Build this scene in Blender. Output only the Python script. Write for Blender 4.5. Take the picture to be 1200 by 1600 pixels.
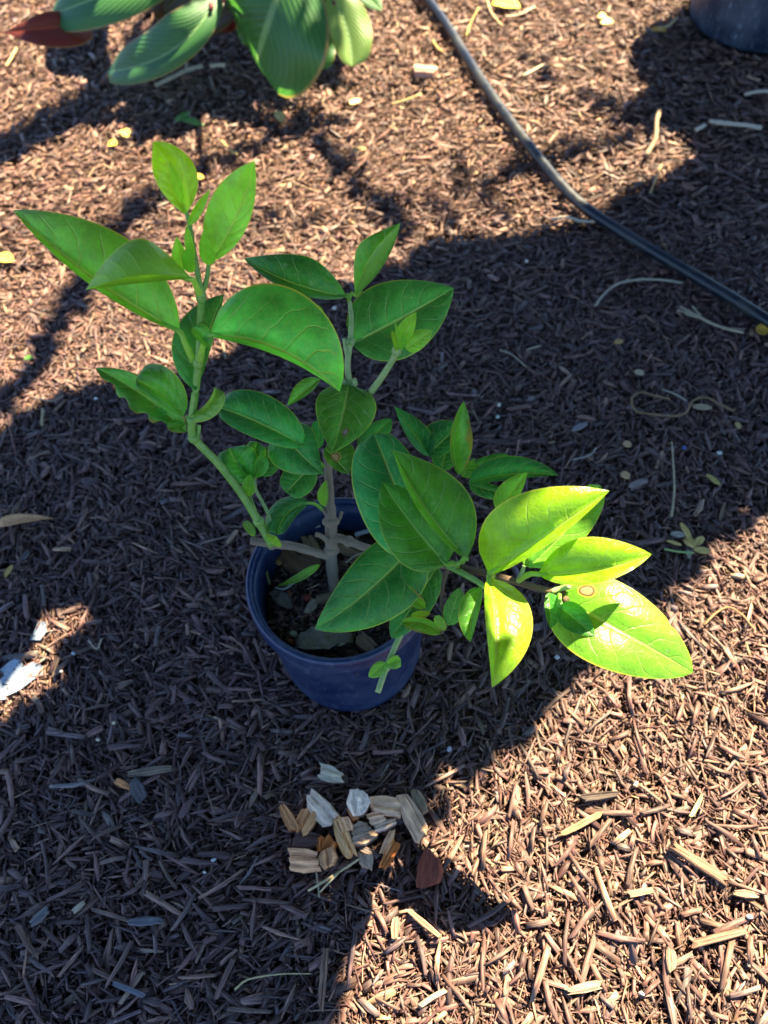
import bpy, math, random
import numpy as np
from mathutils import Vector, Matrix
R_ = math.radians
random.seed(7); rng = np.random.default_rng(11)
sc = bpy.context.scene
for o in list(bpy.data.objects): bpy.data.objects.remove(o)

# ------------------------------------------------------------------ camera, sky, sun, exposure
FPX = 1164.0
PITCH, ROLL, CAMH = R_(58.3), R_(-4.15), 0.758
FWD = Vector((0, math.cos(PITCH), -math.sin(PITCH)))
_r = Vector((1, 0, 0)); _u = _r.cross(FWD)
RT = math.cos(ROLL)*_r + math.sin(ROLL)*_u
UP = -math.sin(ROLL)*_r + math.cos(ROLL)*_u
CAM = Vector((0, 0, CAMH))
cd = bpy.data.cameras.new('camera'); cam = bpy.data.objects.new('camera', cd)
sc.collection.objects.link(cam); sc.camera = cam
cd.sensor_fit = 'VERTICAL'; cd.sensor_height = 36; cd.lens = 36*FPX/1600
cd.clip_start = .02; cd.clip_end = 300
m = Matrix((RT, UP, -FWD)).transposed().to_4x4(); m.translation = CAM
cam.matrix_world = m
cd.dof.use_dof = True; cd.dof.focus_distance = .58; cd.dof.aperture_fstop = 6.0

SUN_AZ, SUN_EL = R_(42), R_(55)
SDIR = Vector((math.cos(SUN_EL)*math.sin(SUN_AZ), math.cos(SUN_EL)*math.cos(SUN_AZ), math.sin(SUN_EL)))
w = bpy.data.worlds.new('World'); sc.world = w; w.use_nodes = True
nt = w.node_tree; bg = nt.nodes['Background']
sky = nt.nodes.new('ShaderNodeTexSky'); sky.sky_type = 'NISHITA'; sky.sun_disc = False
sky.sun_elevation = SUN_EL; sky.sun_rotation = SUN_AZ
sky.air_density = 1.0; sky.dust_density = 0.0; sky.altitude = 2500; sky.ozone_density = 6.0
nt.links.new(sky.outputs[0], bg.inputs[0]); bg.inputs[1].default_value = .068
sl = bpy.data.lights.new('sun', 'SUN'); sl.energy = 5.0; sl.angle = R_(.42); sl.color = (1, .86, .59)
so = bpy.data.objects.new('sun', sl); sc.collection.objects.link(so)
so.rotation_euler = (-SDIR).to_track_quat('-Z', 'Y').to_euler()
sc.view_settings.view_transform = 'Standard'; sc.view_settings.look = 'None'
sc.view_settings.gamma = 1; sc.view_settings.use_curve_mapping = False
sc.view_settings.exposure = 2.8

# ------------------------------------------------------------------ helpers
def W(px, py, z=0.0):
    """Point at height z seen at photo pixel (px, py)."""
    d = FWD*FPX + RT*(px-600) + UP*(800-py)
    return CAM + d*((z-CAM.z)/d.z)
def proj_np(P):
    d = P - np.array(CAM); f = d@np.array(FWD)
    f = np.where(f < 1e-4, 1e-4, f)
    return 600+FPX*(d@np.array(RT))/f, 800-FPX*(d@np.array(UP))/f
def frame_dirs(P):
    """metres per pixel at P, and world directions of image right, image down, towards camera"""
    v = CAM-P; dep = -(v.dot(FWD)); v.normalize()
    return dep/FPX, RT.copy(), -UP, v
COL = sc.collection
def obj(name, verts, faces, mat, parent=None, smooth=True, uv=None, cols=None):
    me = bpy.data.meshes.new(name); me.from_pydata([tuple(v) for v in verts], [], faces); me.update()
    if smooth: me.polygons.foreach_set('use_smooth', [True]*len(me.polygons))
    if uv is not None:
        l = me.uv_layers.new(name='UVMap'); idx = np.empty(len(me.loops), dtype=np.int32)
        me.loops.foreach_get('vertex_index', idx); l.data.foreach_set('uv', np.asarray(uv, dtype=np.float32)[idx].ravel())
    if cols is not None:
        a = me.color_attributes.new('tone', 'FLOAT_COLOR', 'POINT')
        a.data.foreach_set('color', np.asarray(cols, dtype=np.float32).ravel())
    if mat: me.materials.append(mat)
    o = bpy.data.objects.new(name, me); COL.objects.link(o)
    if parent: o.parent = parent
    return o
def tag(o, label=None, cat=None, group=None, kind=None):
    for k, v in (('label', label), ('category', cat), ('group', group), ('kind', kind)):
        if v: o[k] = v
    return o
def empty(name, loc, label, cat, group=None):
    o = bpy.data.objects.new(name, None); COL.objects.link(o); o.location = loc
    o.empty_display_size = .05
    return tag(o, label, cat, group)
def spline(pts, n=6):
    """Catmull-Rom through points (Vectors or tuples), n steps per span."""
    P = [Vector(p) for p in pts]
    if len(P) < 3: return [P[0].lerp(P[-1], i/n) for i in range(n+1)]
    P = [P[0]*2-P[1]] + P + [P[-1]*2-P[-2]]; out = []
    for i in range(1, len(P)-2):
        a, b, c, d = P[i-1:i+3]
        for k in range(n):
            t = k/n
            out.append(.5*((2*b)+(c-a)*t+(2*a-5*b+4*c-d)*t*t+(-a+3*b-3*c+d)*t**3))
    out.append(P[-2]); return out
def tube(pts, radii, sides=8, steps=6, org=None, wob=0.0, flat=1.0, cap=True):
    """verts, faces, uv of a tube along pts with radii interpolated."""
    C = spline(pts, steps); n = len(C); rr = np.interp(np.linspace(0, 1, n), np.linspace(0, 1, len(radii)), radii)
    V, F, U = [], [], []; ref = Vector((.3, .2, 1)).normalized(); L = 0
    for i, c in enumerate(C):
        t = (C[min(i+1, n-1)]-C[max(i-1, 0)]).normalized()
        a = t.cross(ref)
        if a.length < .1: a = t.cross(Vector((1, 0, 0)))
        a.normalize(); b = t.cross(a)
        if i: L += (c-C[i-1]).length
        for k in range(sides):
            an = 2*math.pi*k/sides; q = rr[i]*(1+wob*random.uniform(-1, 1))
            p = c + (a*math.cos(an) + b*math.sin(an)*flat)*q
            V.append(p-(org or Vector())); U.append((L, k/sides))
    for i in range(n-1):
        for k in range(sides):
            k2 = (k+1) % sides
            F.append((i*sides+k, i*sides+k2, (i+1)*sides+k2, (i+1)*sides+k))
    if cap:
        F.append(tuple(range(sides))[::-1]); F.append(tuple((n-1)*sides+k for k in range(sides)))
    return V, F, U
def join(parts):
    V, F, U = [], [], []
    for v, f, u in parts:
        o = len(V); V += v; U += u; F += [tuple(i+o for i in q) for q in f]
    return V, F, U
def lathe(prof, seg=64, org=None):
    V, F, U = [], [], []
    for i, (r, z) in enumerate(prof):
        for k in range(seg):
            a = 2*math.pi*k/seg; V.append(Vector((r*math.cos(a), r*math.sin(a), z))); U.append((k/seg*6.28*.08, z))
    for i in range(len(prof)-1):
        for k in range(seg):
            k2 = (k+1) % seg; F.append((i*seg+k, i*seg+k2, (i+1)*seg+k2, (i+1)*seg+k))
    return V, F, U

# ------------------------------------------------------------------ materials
class NT:
    def __init__(s, name):
        s.m = bpy.data.materials.new(name); s.m.use_nodes = True; s.t = s.m.node_tree
        s.b = s.t.nodes['Principled BSDF']; s.out = s.t.nodes['Material Output']
    def n(s, typ, **kw):
        x = s.t.nodes.new('ShaderNode'+typ)
        for k, v in kw.items():
            if k.startswith('i_'):
                key = k[2:]; key = int(key) if key.isdigit() else key.replace('_', ' ')
                s.set(x.inputs[key], v)
            else: setattr(x, k, v)
        return x
    def set(s, inp, v):
        if isinstance(v, bpy.types.NodeSocket): s.t.links.new(v, inp)
        else: inp.default_value = v
    def math(s, op, a, b=0.0, c=None, clamp=False):
        x = s.t.nodes.new('ShaderNodeMath'); x.operation = op; x.use_clamp = clamp
        s.set(x.inputs[0], a); s.set(x.inputs[1], b)
        if c is not None: s.set(x.inputs[2], c)
        return x.outputs[0]
    def mix(s, f, a, b, mode='MIX'):
        x = s.t.nodes.new('ShaderNodeMix'); x.data_type = 'RGBA'; x.blend_type = mode
        s.set(x.inputs[0], f)
        for i, v in ((6, a), (7, b)):
            if not isinstance(v, bpy.types.NodeSocket) and len(v) == 3: v = (*v, 1)
            s.set(x.inputs[i], v)
        return x.outputs[2]
    def noise(s, scale, vec=None, detail=3, rough=.55, dist=0):
        x = s.t.nodes.new('ShaderNodeTexNoise'); x.inputs['Scale'].default_value = scale
        x.inputs['Detail'].default_value = detail; x.inputs['Roughness'].default_value = rough
        x.inputs['Distortion'].default_value = dist
        if vec: s.t.links.new(vec, x.inputs['Vector'])
        return x.outputs['Fac']
    def ramp(s, f, a, b, lo=0.0, hi=1.0):
        x = s.t.nodes.new('ShaderNodeMapRange'); x.inputs[1].default_value = a; x.inputs[2].default_value = b
        x.inputs[3].default_value = lo; x.inputs[4].default_value = hi; s.set(x.inputs[0], f); return x.outputs[0]
    def bump(s, h, strength=.3, dist=.001):
        x = s.t.nodes.new('ShaderNodeBump'); x.inputs['Strength'].default_value = strength
        x.inputs['Distance'].default_value = dist; s.set(x.inputs['Height'], h); return x.outputs[0]
    def done(s, color=None, rough=None, normal=None, spec=None, **kw):
        if color is not None: s.set(s.b.inputs['Base Color'], color if isinstance(color, bpy.types.NodeSocket) else (*color, 1))
        if rough is not None: s.set(s.b.inputs['Roughness'], rough)
        if spec is not None: s.b.inputs['Specular IOR Level'].default_value = spec
        if normal is not None: s.set(s.b.inputs['Normal'], normal)
        for k, v in kw.items(): s.b.inputs[k.replace('_', ' ')].default_value = v
        return s.m
    def uvcoord(s): return s.n('TexCoord').outputs['UV']
    def ocoord(s): return s.n('TexCoord').outputs['Object']

def grain_mat(name, base=None, contrast=.5, rough=.75, fine=1.0, spec=.35, attr=False, bump=.5):
    """fibrous wood or bark: colour from the point attribute 'tone' or fixed, streaks along U"""
    t = NT(name); uv = t.uvcoord(); mp = t.n('Mapping'); t.t.links.new(uv, mp.inputs[0])
    mp.inputs['Scale'].default_value = (45*fine, 650*fine, 1)
    g = t.noise(1.0, mp.outputs[0], 3, .6)
    mp2 = t.n('Mapping'); t.t.links.new(uv, mp2.inputs[0]); mp2.inputs['Scale'].default_value = (60, 160, 1)
    g2 = t.noise(1.0, mp2.outputs[0], 2)
    if attr: c0 = t.n('Attribute', attribute_name='tone').outputs['Color']
    else: c0 = (*base, 1)
    k = t.math('MULTIPLY', t.ramp(g, .35, .65, 1-contrast, 1+contrast*.7), t.ramp(g2, .3, .7, .75, 1.25))
    cc = t.n('CombineColor'); [t.set(cc.inputs[i], k) for i in range(3)]
    col = t.mix(1.0, c0, cc.outputs[0], 'MULTIPLY')
    return t.done(col, rough, t.bump(g, bump, .0012), spec)

def leaf_mat(name, spots=(), worn=0.0):
    """waxy leaf: UV.x runs base to tip, UV.y across from -1 to 1 (stored 0..1); object colour = (youth, blueness, streak seed)"""
    t = NT(name); sep = t.n('SeparateXYZ'); t.t.links.new(t.uvcoord(), sep.inputs[0])
    u = sep.outputs[0]; v = t.math('MULTIPLY_ADD', sep.outputs[1], 2.0, -1.0); av = t.math('ABSOLUTE', v)
    oi = t.n('ObjectInfo'); so_ = t.n('SeparateColor'); t.t.links.new(oi.outputs['Color'], so_.inputs[0])
    youth, blue, rnd = so_.outputs[0], so_.outputs[1], so_.outputs[2]
    oc = t.ocoord()
    wobble = t.math('MULTIPLY_ADD', t.noise(60, oc, 2), .10, -.05)
    side = t.math('MULTIPLY', t.math('GREATER_THAN', v, 0.0), .09)
    ph = t.math('ADD', t.math('ADD', t.math('SUBTRACT', u, t.math('MULTIPLY', t.math('POWER', av, 1.35), .24)), side), wobble)
    fr = t.math('FRACT', t.math('MULTIPLY', t.math('ADD', ph, 1.0), 6.3))
    dist = t.math('ABSOLUTE', t.math('SUBTRACT', fr, .5))
    vein = t.math('MULTIPLY', t.ramp(dist, .0, .055, 1, 0), t.ramp(av, .72, .92, 1, 0))
    vein = t.math('MULTIPLY', vein, t.ramp(t.noise(35, oc, 1), .3, .6, .45, 1))
    mid = t.ramp(av, .015, .055, 1, 0)
    ph2 = t.n('TexVoronoi', feature='DISTANCE_TO_EDGE'); ph2.inputs['Scale'].default_value = 190; t.t.links.new(oc, ph2.inputs['Vector'])
    ret = t.ramp(ph2.outputs['Distance'], 0, .12, 1, 0)
    # colour of the blade itself: youth 0 deep green .. 1 fresh yellow-green
    deep = t.mix(blue, (.036, .19, .010), (.010, .185, .060)); fresh = t.mix(blue, (.29, .50, .010), (.085, .52, .065))
    top = t.mix(youth, deep, fresh)
    mott = t.math('MULTIPLY', t.ramp(t.noise(45, oc, 4, .6), .3, .7, .66, 1.3), t.ramp(t.noise(14, oc, 2), .35, .65, .78, 1.2))
    cc = t.n('CombineColor'); [t.set(cc.inputs[i], mott) for i in range(3)]
    top = t.mix(1.0, top, cc.outputs[0], 'MULTIPLY')
    und = t.mix(youth, (.075, .19, .05), (.2, .36, .05))
    geo = t.n('NewGeometry')
    base = t.mix(geo.outputs['Backfacing'], top, und)
    vcol = t.mix(youth, (.13, .27, .06), (.34, .45, .08))
    base = t.mix(t.math('MULTIPLY', ret, .22), base, vcol)
    speck = t.math('MULTIPLY', t.ramp(t.noise(420, oc, 2, .5), .70, .74), t.ramp(t.noise(30, oc, 2), .5, .6)); base = t.mix(t.math('MULTIPLY', speck, .7), base, (.10, .06, .02))
    base = t.mix(t.math('MULTIPLY', vein, .8), base, vcol)
    base = t.mix(t.math('MULTIPLY', mid, .85), base, t.mix(youth, (.2, .36, .08), (.4, .5, .1)))
    base = t.mix(t.ramp(av, .955, .985), base, t.mix(youth, (.22, .34, .04), (.5, .5, .05)))
    # dust, water marks and scuffs
    dust = t.math('MULTIPLY', t.ramp(t.noise(130, oc, 5, .75), .60, .74), t.ramp(t.noise(22, oc, 2), .48, .62))
    base = t.mix(t.math('MULTIPLY', dust, .5), base, (.35, .42, .30))
    dead = 0.0
    for (su, sv, r, asp, kind) in spots:
        d = t.math('SQRT', t.math('ADD', t.math('POWER', t.math('SUBTRACT', u, su), 2.0), t.math('POWER', t.math('MULTIPLY', t.math('SUBTRACT', v, sv), asp), 2.0)))
        d = t.math('ADD', d, t.math('MULTIPLY_ADD', t.noise(90, oc, 2), r*.5, -r*.25))
        core, rim = ((.36, .23, .13), (.12, .07, .03)) if kind == 't' else ((.25, .22, .2), (.04, .02, .015))
        base = t.mix(t.ramp(d, r*1.3, r*1.02), base, (.38, .36, .05))
        base = t.mix(t.ramp(d, r*1.06, r*.98), base, rim)
        base = t.mix(t.ramp(d, r*.86, r*.74), base, core)
    if worn:
        f = t.math('MULTIPLY', t.ramp(t.math('ADD', av, t.noise(70, oc, 3)), 1.25, 1.4), worn)
        base = t.mix(f, base, (.22, .15, .03))
    hgt = t.math('ADD', t.math('MULTIPLY', t.math('MAXIMUM', vein, mid), -.7), t.math('MULTIPLY', t.noise(75, oc, 3), .9)); hgt = t.math('ADD', hgt, t.math('MULTIPLY', t.ramp(dist, 0, .5), .28))
    hgt = t.math('ADD', hgt, t.math('MULTIPLY', ret, -.12))
    nrm = t.bump(hgt, .5, .0015)
    rgh = t.ramp(t.noise(60, oc, 3), .3, .7, .27, .45)
    t.done(base, rgh, nrm, .42)
    tr = t.n('BsdfTranslucent'); tc = t.mix(1.0, base, (2.3, 2.6, .9), 'MULTIPLY')
    t.t.links.new(tc, tr.inputs[0]); t.t.links.new(nrm, tr.inputs['Normal'])
    mx = t.n('MixShader'); mx.inputs[0].default_value = .42
    t.t.links.new(t.b.outputs[0], mx.inputs[1]); t.t.links.new(tr.outputs[0], mx.inputs[2])
    t.t.links.new(mx.outputs[0], t.out.inputs[0])
    return t.m

def plain_mat(name, a, b, scale=80, rough=.6, spec=.4, bump=.3, dist=.001, detail=4):
    t = NT(name); oc = t.ocoord(); n = t.noise(scale, oc, detail, .6)
    return t.done(t.mix(t.ramp(n, .3, .7), a, b), rough, t.bump(n, bump, dist), spec)

M = {}
M['mulch'] = grain_mat('shredded_bark', attr=True, contrast=.6, rough=.58, spec=.5, bump=.7)
M['soil'] = plain_mat('dark_soil', (.012, .008, .006), (.045, .028, .018), 120, .95, .2, 1.0, .004)
M['leaf'] = leaf_mat('waxy_leaf')
M['leaf_spot'] = leaf_mat('waxy_leaf_tan_spot', [(.19, -.50, .048, .30, 't')])
M['leaf_hole'] = leaf_mat('waxy_leaf_grey_spot', [(.66, -.30, .055, .45, 'g')])
M['leaf_brown'] = leaf_mat('waxy_leaf_brown_spot', [(.4, .0, .14, .5, 't')])
M['leaf_worn'] = leaf_mat('waxy_leaf_worn', worn=.8)
t = NT('green_stem'); oc = t.ocoord(); n = t.noise(140, oc, 4)
oi = t.n('ObjectInfo'); 
M['stem'] = t.done(t.mix(t.ramp(n, .3, .7), (.11, .26, .035), (.2, .36, .06)), .42, t.bump(n, .3, .0008), .45)
M['stem_pale'] = plain_mat('pale_green_stem', (.18, .30, .08), (.30, .38, .14), 160, .5)
M['bark'] = grain_mat('grey_twig_bark', (.38, .29, .20), contrast=.6, rough=.8, bump=1)
M['bark_brown'] = grain_mat('brown_twig_bark', (.16, .10, .06), contrast=.5, rough=.75, bump=.8)

# pot plastic: blue-black, scuffed
def pot_mat(name, base, dusty, amt):
    t = NT(name); oc = t.ocoord(); mp = t.n('Mapping'); t.t.links.new(oc, mp.inputs[0]); mp.inputs['Scale'].default_value = (1, 1, .35)
    sc_ = t.ramp(t.noise(150, mp.outputs[0], 8, .8), .54, .70); big = t.ramp(t.noise(14, oc, 4, .6), .35, .7)
    f = t.math('MULTIPLY', t.math('ADD', t.math('MULTIPLY', sc_, 1.1), t.math('MULTIPLY', big, .40)), amt)
    return t.done(t.mix(f, base, dusty), t.ramp(big, 0, 1, .26, .55), t.bump(t.noise(400, oc, 2), .12, .0004), .5)
M['pot'] = pot_mat('blue_black_plastic', (.002, .013, .058), (.10, .13, .19), .62)
M['pot2'] = pot_mat('weathered_black_plastic', (.012, .018, .035), (.15, .18, .22), .9)

# ------------------------------------------------------------------ ground and mulch
def hgt(x, y):
    return .006*np.sin(3.1*x+1.3*y+.5)*np.cos(2.3*y-1.1*x) + .003*np.sin(9*x+2.0)*np.sin(8*y+1)
def G(px, py, dz=0.0):
    p = W(px, py, 0); z = float(hgt(p.x, p.y)); p = W(px, py, z+dz); return p
xs = np.concatenate([[-40, -15, -6], np.linspace(-3, 3, 61), [6, 15, 40]]); ys = np.concatenate([[-40, -15, -4], np.linspace(-1.5, 4, 56), [8, 20, 60]])
V = [(x, y, float(hgt(x, y))-.016 - .0) for y in ys for x in xs]; nx = len(xs)
F = [(j*nx+i, j*nx+i+1, (j+1)*nx+i+1, (j+1)*nx+i) for j in range(len(ys)-1) for i in range(nx-1)]
t = NT('mulch_ground'); oc = t.ocoord(); n1 = t.noise(60, oc, 6, .7); n2 = t.noise(260, oc, 3)
mpg = t.n('Mapping'); t.t.links.new(oc, mpg.inputs[0]); mpg.inputs['Scale'].default_value = (130, 30, 1); mpg.inputs['Rotation'].default_value = (0, 0, .6); n3 = t.noise(1, mpg.outputs[0], 4, .6, 1.2)
mph = t.n('Mapping'); t.t.links.new(oc, mph.inputs[0]); mph.inputs['Scale'].default_value = (30, 120, 1); mph.inputs['Rotation'].default_value = (0, 0, .3); n4 = t.noise(1, mph.outputs[0], 4, .6, 1.2)
ns = t.math('MAXIMUM', n3, n4)
M['ground'] = t.done(t.mix(t.ramp(ns, .48, .68), (.03, .018, .012), (.17, .10, .072)), .9, t.bump(t.math('ADD', ns, n2), 1.0, .012), .2)
ground = obj('ground', V, F, M['ground']); ground['kind'] = 'structure'

POT = Vector((-.0443, .300, 0)); POT_H = .172; POT_R = .0825; POT_B = .0712
POT2 = Vector((.800, 1.530, 0))

# colour families of the shredded bark (albedo, linear)
def tones(n, lit=1.0):
    pal = np.array([[.125, .069, .052], [.165, .092, .066], [.095, .052, .040], [.205, .120, .083], [.130, .088, .074], [.29, .185, .11], [.16, .125, .108]])
    pr = np.array([.27, .25, .17, .14, .08, .06, .03])
    c = pal[rng.choice(len(pal), n, p=pr/pr.sum())]*np.array([.92, .84, .88])
    return c*rng.uniform(.6, 1.42, (n, 1))*rng.uniform(.92, 1.08, (n, 3))

def chip_arrays(cx, cy, cz, L, Wd, T, yaw, pitch, roll, col, simple=False):
    """shredded chips: three cross-sections of four corners each, splintered ends"""
    n = len(cx); K = 2 if simple else 3; s = np.array([-.5, .5]) if simple else np.array([-.5, 0., .5]); one_ = np.array([1., 1.]) if simple else np.array([1., 0., 1.])
    blunt = rng.uniform(0, 1, n) < .6
    tap = np.stack([np.where(blunt, rng.uniform(.65, 1.0, n), rng.uniform(.15, .7, n)), rng.uniform(.85, 1.1, n), np.where(blunt, rng.uniform(.6, 1.05, n), rng.uniform(.15, .8, n))], 1)
    if simple: tap = tap[:, [0, 2]]
    bend = rng.normal(0, .028, n); arch = rng.normal(0, .014, n)
    u = np.zeros((n, K, 4, 3)); ends = rng.uniform(-.12, .12, (n, K, 4))
    if K == 3: ends[:, 1] *= .3
    cw = np.array([-.5, .5, .5, -.5]); ct = np.array([.5, .5, -.5, -.5])
    topn = rng.uniform(.7, 1.0, (n, K, 4))
    u[..., 0] = (s[None, :, None]+ends)*L[:, None, None]
    u[..., 1] = cw[None, None, :]*tap[:, :, None]*Wd[:, None, None]*topn + (bend*L)[:, None, None]*one_[None, :, None]
    u[..., 2] = ct[None, None, :]*T[:, None, None]*(.55+.45*tap[:, :, None])*rng.uniform(.6, 1.2, (n, K, 4)) - (arch*L)[:, None, None]*one_[None, :, None]
    NV = 4*K; v = u.reshape(n, NV, 3)
    cr, sr = np.cos(roll), np.sin(roll); y_ = v[..., 1]*cr[:, None]-v[..., 2]*sr[:, None]; z_ = v[..., 1]*sr[:, None]+v[..., 2]*cr[:, None]; x_ = v[..., 0]
    cp, sp = np.cos(pitch), np.sin(pitch); x2 = x_*cp[:, None]-z_*sp[:, None]; z2 = x_*sp[:, None]+z_*cp[:, None]
    cy_, sy_ = np.cos(yaw), np.sin(yaw); X = x2*cy_[:, None]-y_*sy_[:, None]+cx[:, None]; Y = x2*sy_[:, None]+y_*cy_[:, None]+cy[:, None]
    P = np.stack([X, Y, z2+cz[:, None]], -1)
    q = []
    for k in range(K-1):
        a, b = k*4, (k+1)*4
        for i in range(4):
            j = (i+1) % 4; q.append([a+i, b+i, b+j, a+j])
    q += [[3, 2, 1, 0][::-1], [NV-4, NV-3, NV-2, NV-1][::-1]]
    q = np.array(q); Q = (q[None]+NV*np.arange(n)[:, None, None]).reshape(-1, 4)
    off = rng.uniform(0, 5, (n, 1, 2)); uv = np.stack([v[..., 0], v[..., 1]+v[..., 2]], -1)+off
    return P.reshape(-1, 3), Q, uv.reshape(-1, 2), np.repeat(np.concatenate([col, np.ones((n, 1))], 1), NV, 0)
def fast_mesh(name, P, Q, uv, col, mat, parent=None):
    me = bpy.data.meshes.new(name); me.vertices.add(len(P)); me.vertices.foreach_set('co', P.astype(np.float32).ravel())
    me.loops.add(Q.size); me.loops.foreach_set('vertex_index', Q.astype(np.int32).ravel())
    me.polygons.add(len(Q)); me.polygons.foreach_set('loop_start', np.arange(0, Q.size, 4, dtype=np.int32)); me.polygons.foreach_set('loop_total', np.full(len(Q), 4, dtype=np.int32))
    me.update(calc_edges=True)
    l = me.uv_layers.new(name='UVMap'); l.data.foreach_set('uv', uv[Q.ravel()].astype(np.float32).ravel())
    a = me.color_attributes.new('tone', 'FLOAT_COLOR', 'POINT'); a.data.foreach_set('color', col.astype(np.float32).ravel())
    me.materials.append(mat); o = bpy.data.objects.new(name, me); COL.objects.link(o)
    if parent: o.parent = parent
    return o
def free(x, y, pad=0.0):
    return ((x-POT.x)**2+(y-POT.y)**2 > (POT_B+pad)**2) & ((x-POT2.x)**2+(y-POT2.y)**2 > (.14+pad)**2)
# swirl field so that neighbouring chips lie loosely the same way, as raked mulch does
def flow(x, y): return 1.6*np.sin(2.2*x+1.1*y)+1.3*np.cos(2.9*y-1.7*x+.6)
def scatter(n, x0, x1, y0, y1, test, lmul, lay):
    x = rng.uniform(x0, x1, n); y = rng.uniform(y0, y1, n); k = test(x, y) & free(x, y); x, y = x[k], y[k]; n = len(x)
    L = np.clip(rng.lognormal(math.log(.0135), .58, n), .003, .055)*lmul; Wd = np.clip(rng.lognormal(math.log(.0023), .55, n), .0008, .010)*lmul; Wd = np.minimum(Wd, L*.6)
    fl = rng.uniform(0, 1, n) < .07; Wd = np.where(fl, rng.uniform(.005, .010, n)*lmul, Wd); L = np.where(fl, np.maximum(L, Wd*rng.uniform(1.2, 3, n)), L); T = np.where(fl, .0018, Wd*rng.uniform(.25, .7, n)); h = rng.uniform(0, 1, n)
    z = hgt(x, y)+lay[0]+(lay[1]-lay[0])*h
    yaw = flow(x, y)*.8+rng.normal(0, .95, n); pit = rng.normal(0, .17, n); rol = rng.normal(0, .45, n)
    col = tones(n)*(.9+.2*h)[:, None]; far = np.clip((y-.75)/.5, 0, 1)[:, None]; col = col*(1+far*np.array([.20, .18, .05]))  # gap shade painted into low chips; sunlit brightness and straw yellow into far ones
    out = []
    for sel, simp in (((L > .0165*lmul) & (y < 1.0) & (lmul < 1.2), False), ((L <= .0165*lmul) | (y >= 1.0) | (lmul >= 1.2), True)):
        if sel.any(): out.append(chip_arrays(x[sel], y[sel], z[sel], L[sel], Wd[sel], T[sel], yaw[sel], pit[sel], rol[sel], col[sel], simp))
    return out
def in_view(x, y, mg):
    a, b = proj_np(np.stack([x, y, np.zeros_like(x)], -1)); return (a > -mg) & (a < 1200+mg) & (b > -mg) & (b < 1600+mg) & (y > -.5)
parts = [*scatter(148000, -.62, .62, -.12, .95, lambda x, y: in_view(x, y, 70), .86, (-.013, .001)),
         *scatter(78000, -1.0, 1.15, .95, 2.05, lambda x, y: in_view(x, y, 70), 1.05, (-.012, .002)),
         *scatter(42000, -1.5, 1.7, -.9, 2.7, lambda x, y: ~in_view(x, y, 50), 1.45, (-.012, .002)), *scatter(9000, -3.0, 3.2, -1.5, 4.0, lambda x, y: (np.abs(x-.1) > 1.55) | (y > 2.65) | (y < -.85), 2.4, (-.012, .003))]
off = 0; P_, Q_, U_, C_ = [], [], [], []
for a, b, c, d in parts:
    P_.append(a); Q_.append(b+off); U_.append(c); C_.append(d); off += len(a)
def fixed_chips(x, y, z, pit):
    n = len(x); return chip_arrays(x, y, z, rng.uniform(.008, .030, n), rng.uniform(.0015, .005, n), rng.uniform(.0008, .002, n), rng.uniform(0, 6.3, n), pit, rng.normal(0, .5, n), tones(n), True)
an_ = rng.uniform(0, 6.28, 420); rr_ = POT_B+rng.uniform(.001, .016, 420)
parts.append(fixed_chips(POT.x+rr_*np.cos(an_), POT.y+rr_*np.sin(an_), rng.uniform(.001, .009, 420), rng.normal(0, .3, 420)))
HOSE = [(560, -160), (625, -60), (668, -2), (700, 42), (728, 88), (758, 134), (790, 180), (822, 222), (852, 260), (884, 297), (915, 325), (955, 352), (1000, 380), (1050, 410), (1100, 440), (1150, 470), (1200, 502), (1290, 560), (1420, 640)]
hx_, hy_, hz_ = [], [], []
for _i in range(1500):
    k_ = random.randrange(len(HOSE)-1); s_ = random.random(); p_ = W(*HOSE[k_]).lerp(W(*HOSE[k_+1]), s_); d_ = (W(*HOSE[k_+1])-W(*HOSE[k_])).normalized(); o_ = random.choice((-1, 1))*random.uniform(.007, .022)
    if _i < 16: o_ = random.uniform(-.004, .004)
    hx_.append(p_.x-d_.y*o_); hy_.append(p_.y+d_.x*o_); hz_.append(float(hgt(p_.x, p_.y))+(.0200 if _i < 16 else max(.001, .011-.5*abs(o_))))
parts.append(fixed_chips(np.array(hx_), np.array(hy_), np.array(hz_), rng.normal(0, .15, 1500)))
print('mulch chips', [len(p[0]) for p in parts])
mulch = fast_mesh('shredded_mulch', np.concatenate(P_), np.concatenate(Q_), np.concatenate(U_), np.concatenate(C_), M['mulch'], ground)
mulch['kind'] = 'stuff'
# the larger chips near the camera, each a part of the ground
big = []
while len(big) < 290:
    px, py = random.uniform(-10, 1210), 1600-abs(random.gauss(0, 480)); p = G(px, py)
    if py < 480 or not free(p.x, p.y, .03): continue
    if 425 < px < 675 and 1220 < py < 1400: continue
    if any((p-q).length < .012 for q in big): continue
    big.append(p)
for p in big:
    L = random.uniform(.016, .042); wd = random.uniform(.0028, .0062)
    one = lambda v: np.array([v])
    a, b, c, d = chip_arrays(one(0.), one(0.), one(0.), one(L), one(wd), one(wd*random.uniform(.3, .6)), one(0.), one(0.), one(random.gauss(0, .25)), tones(1)*1.1)
    o = fast_mesh('mulch_chip', a, b, c, d, M['mulch'], ground)
    o.location = (p.x, p.y, p.z+.0035); o.rotation_euler = (0, random.gauss(0, .10), float(flow(p.x, p.y))*.8+random.gauss(0, .9))

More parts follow.
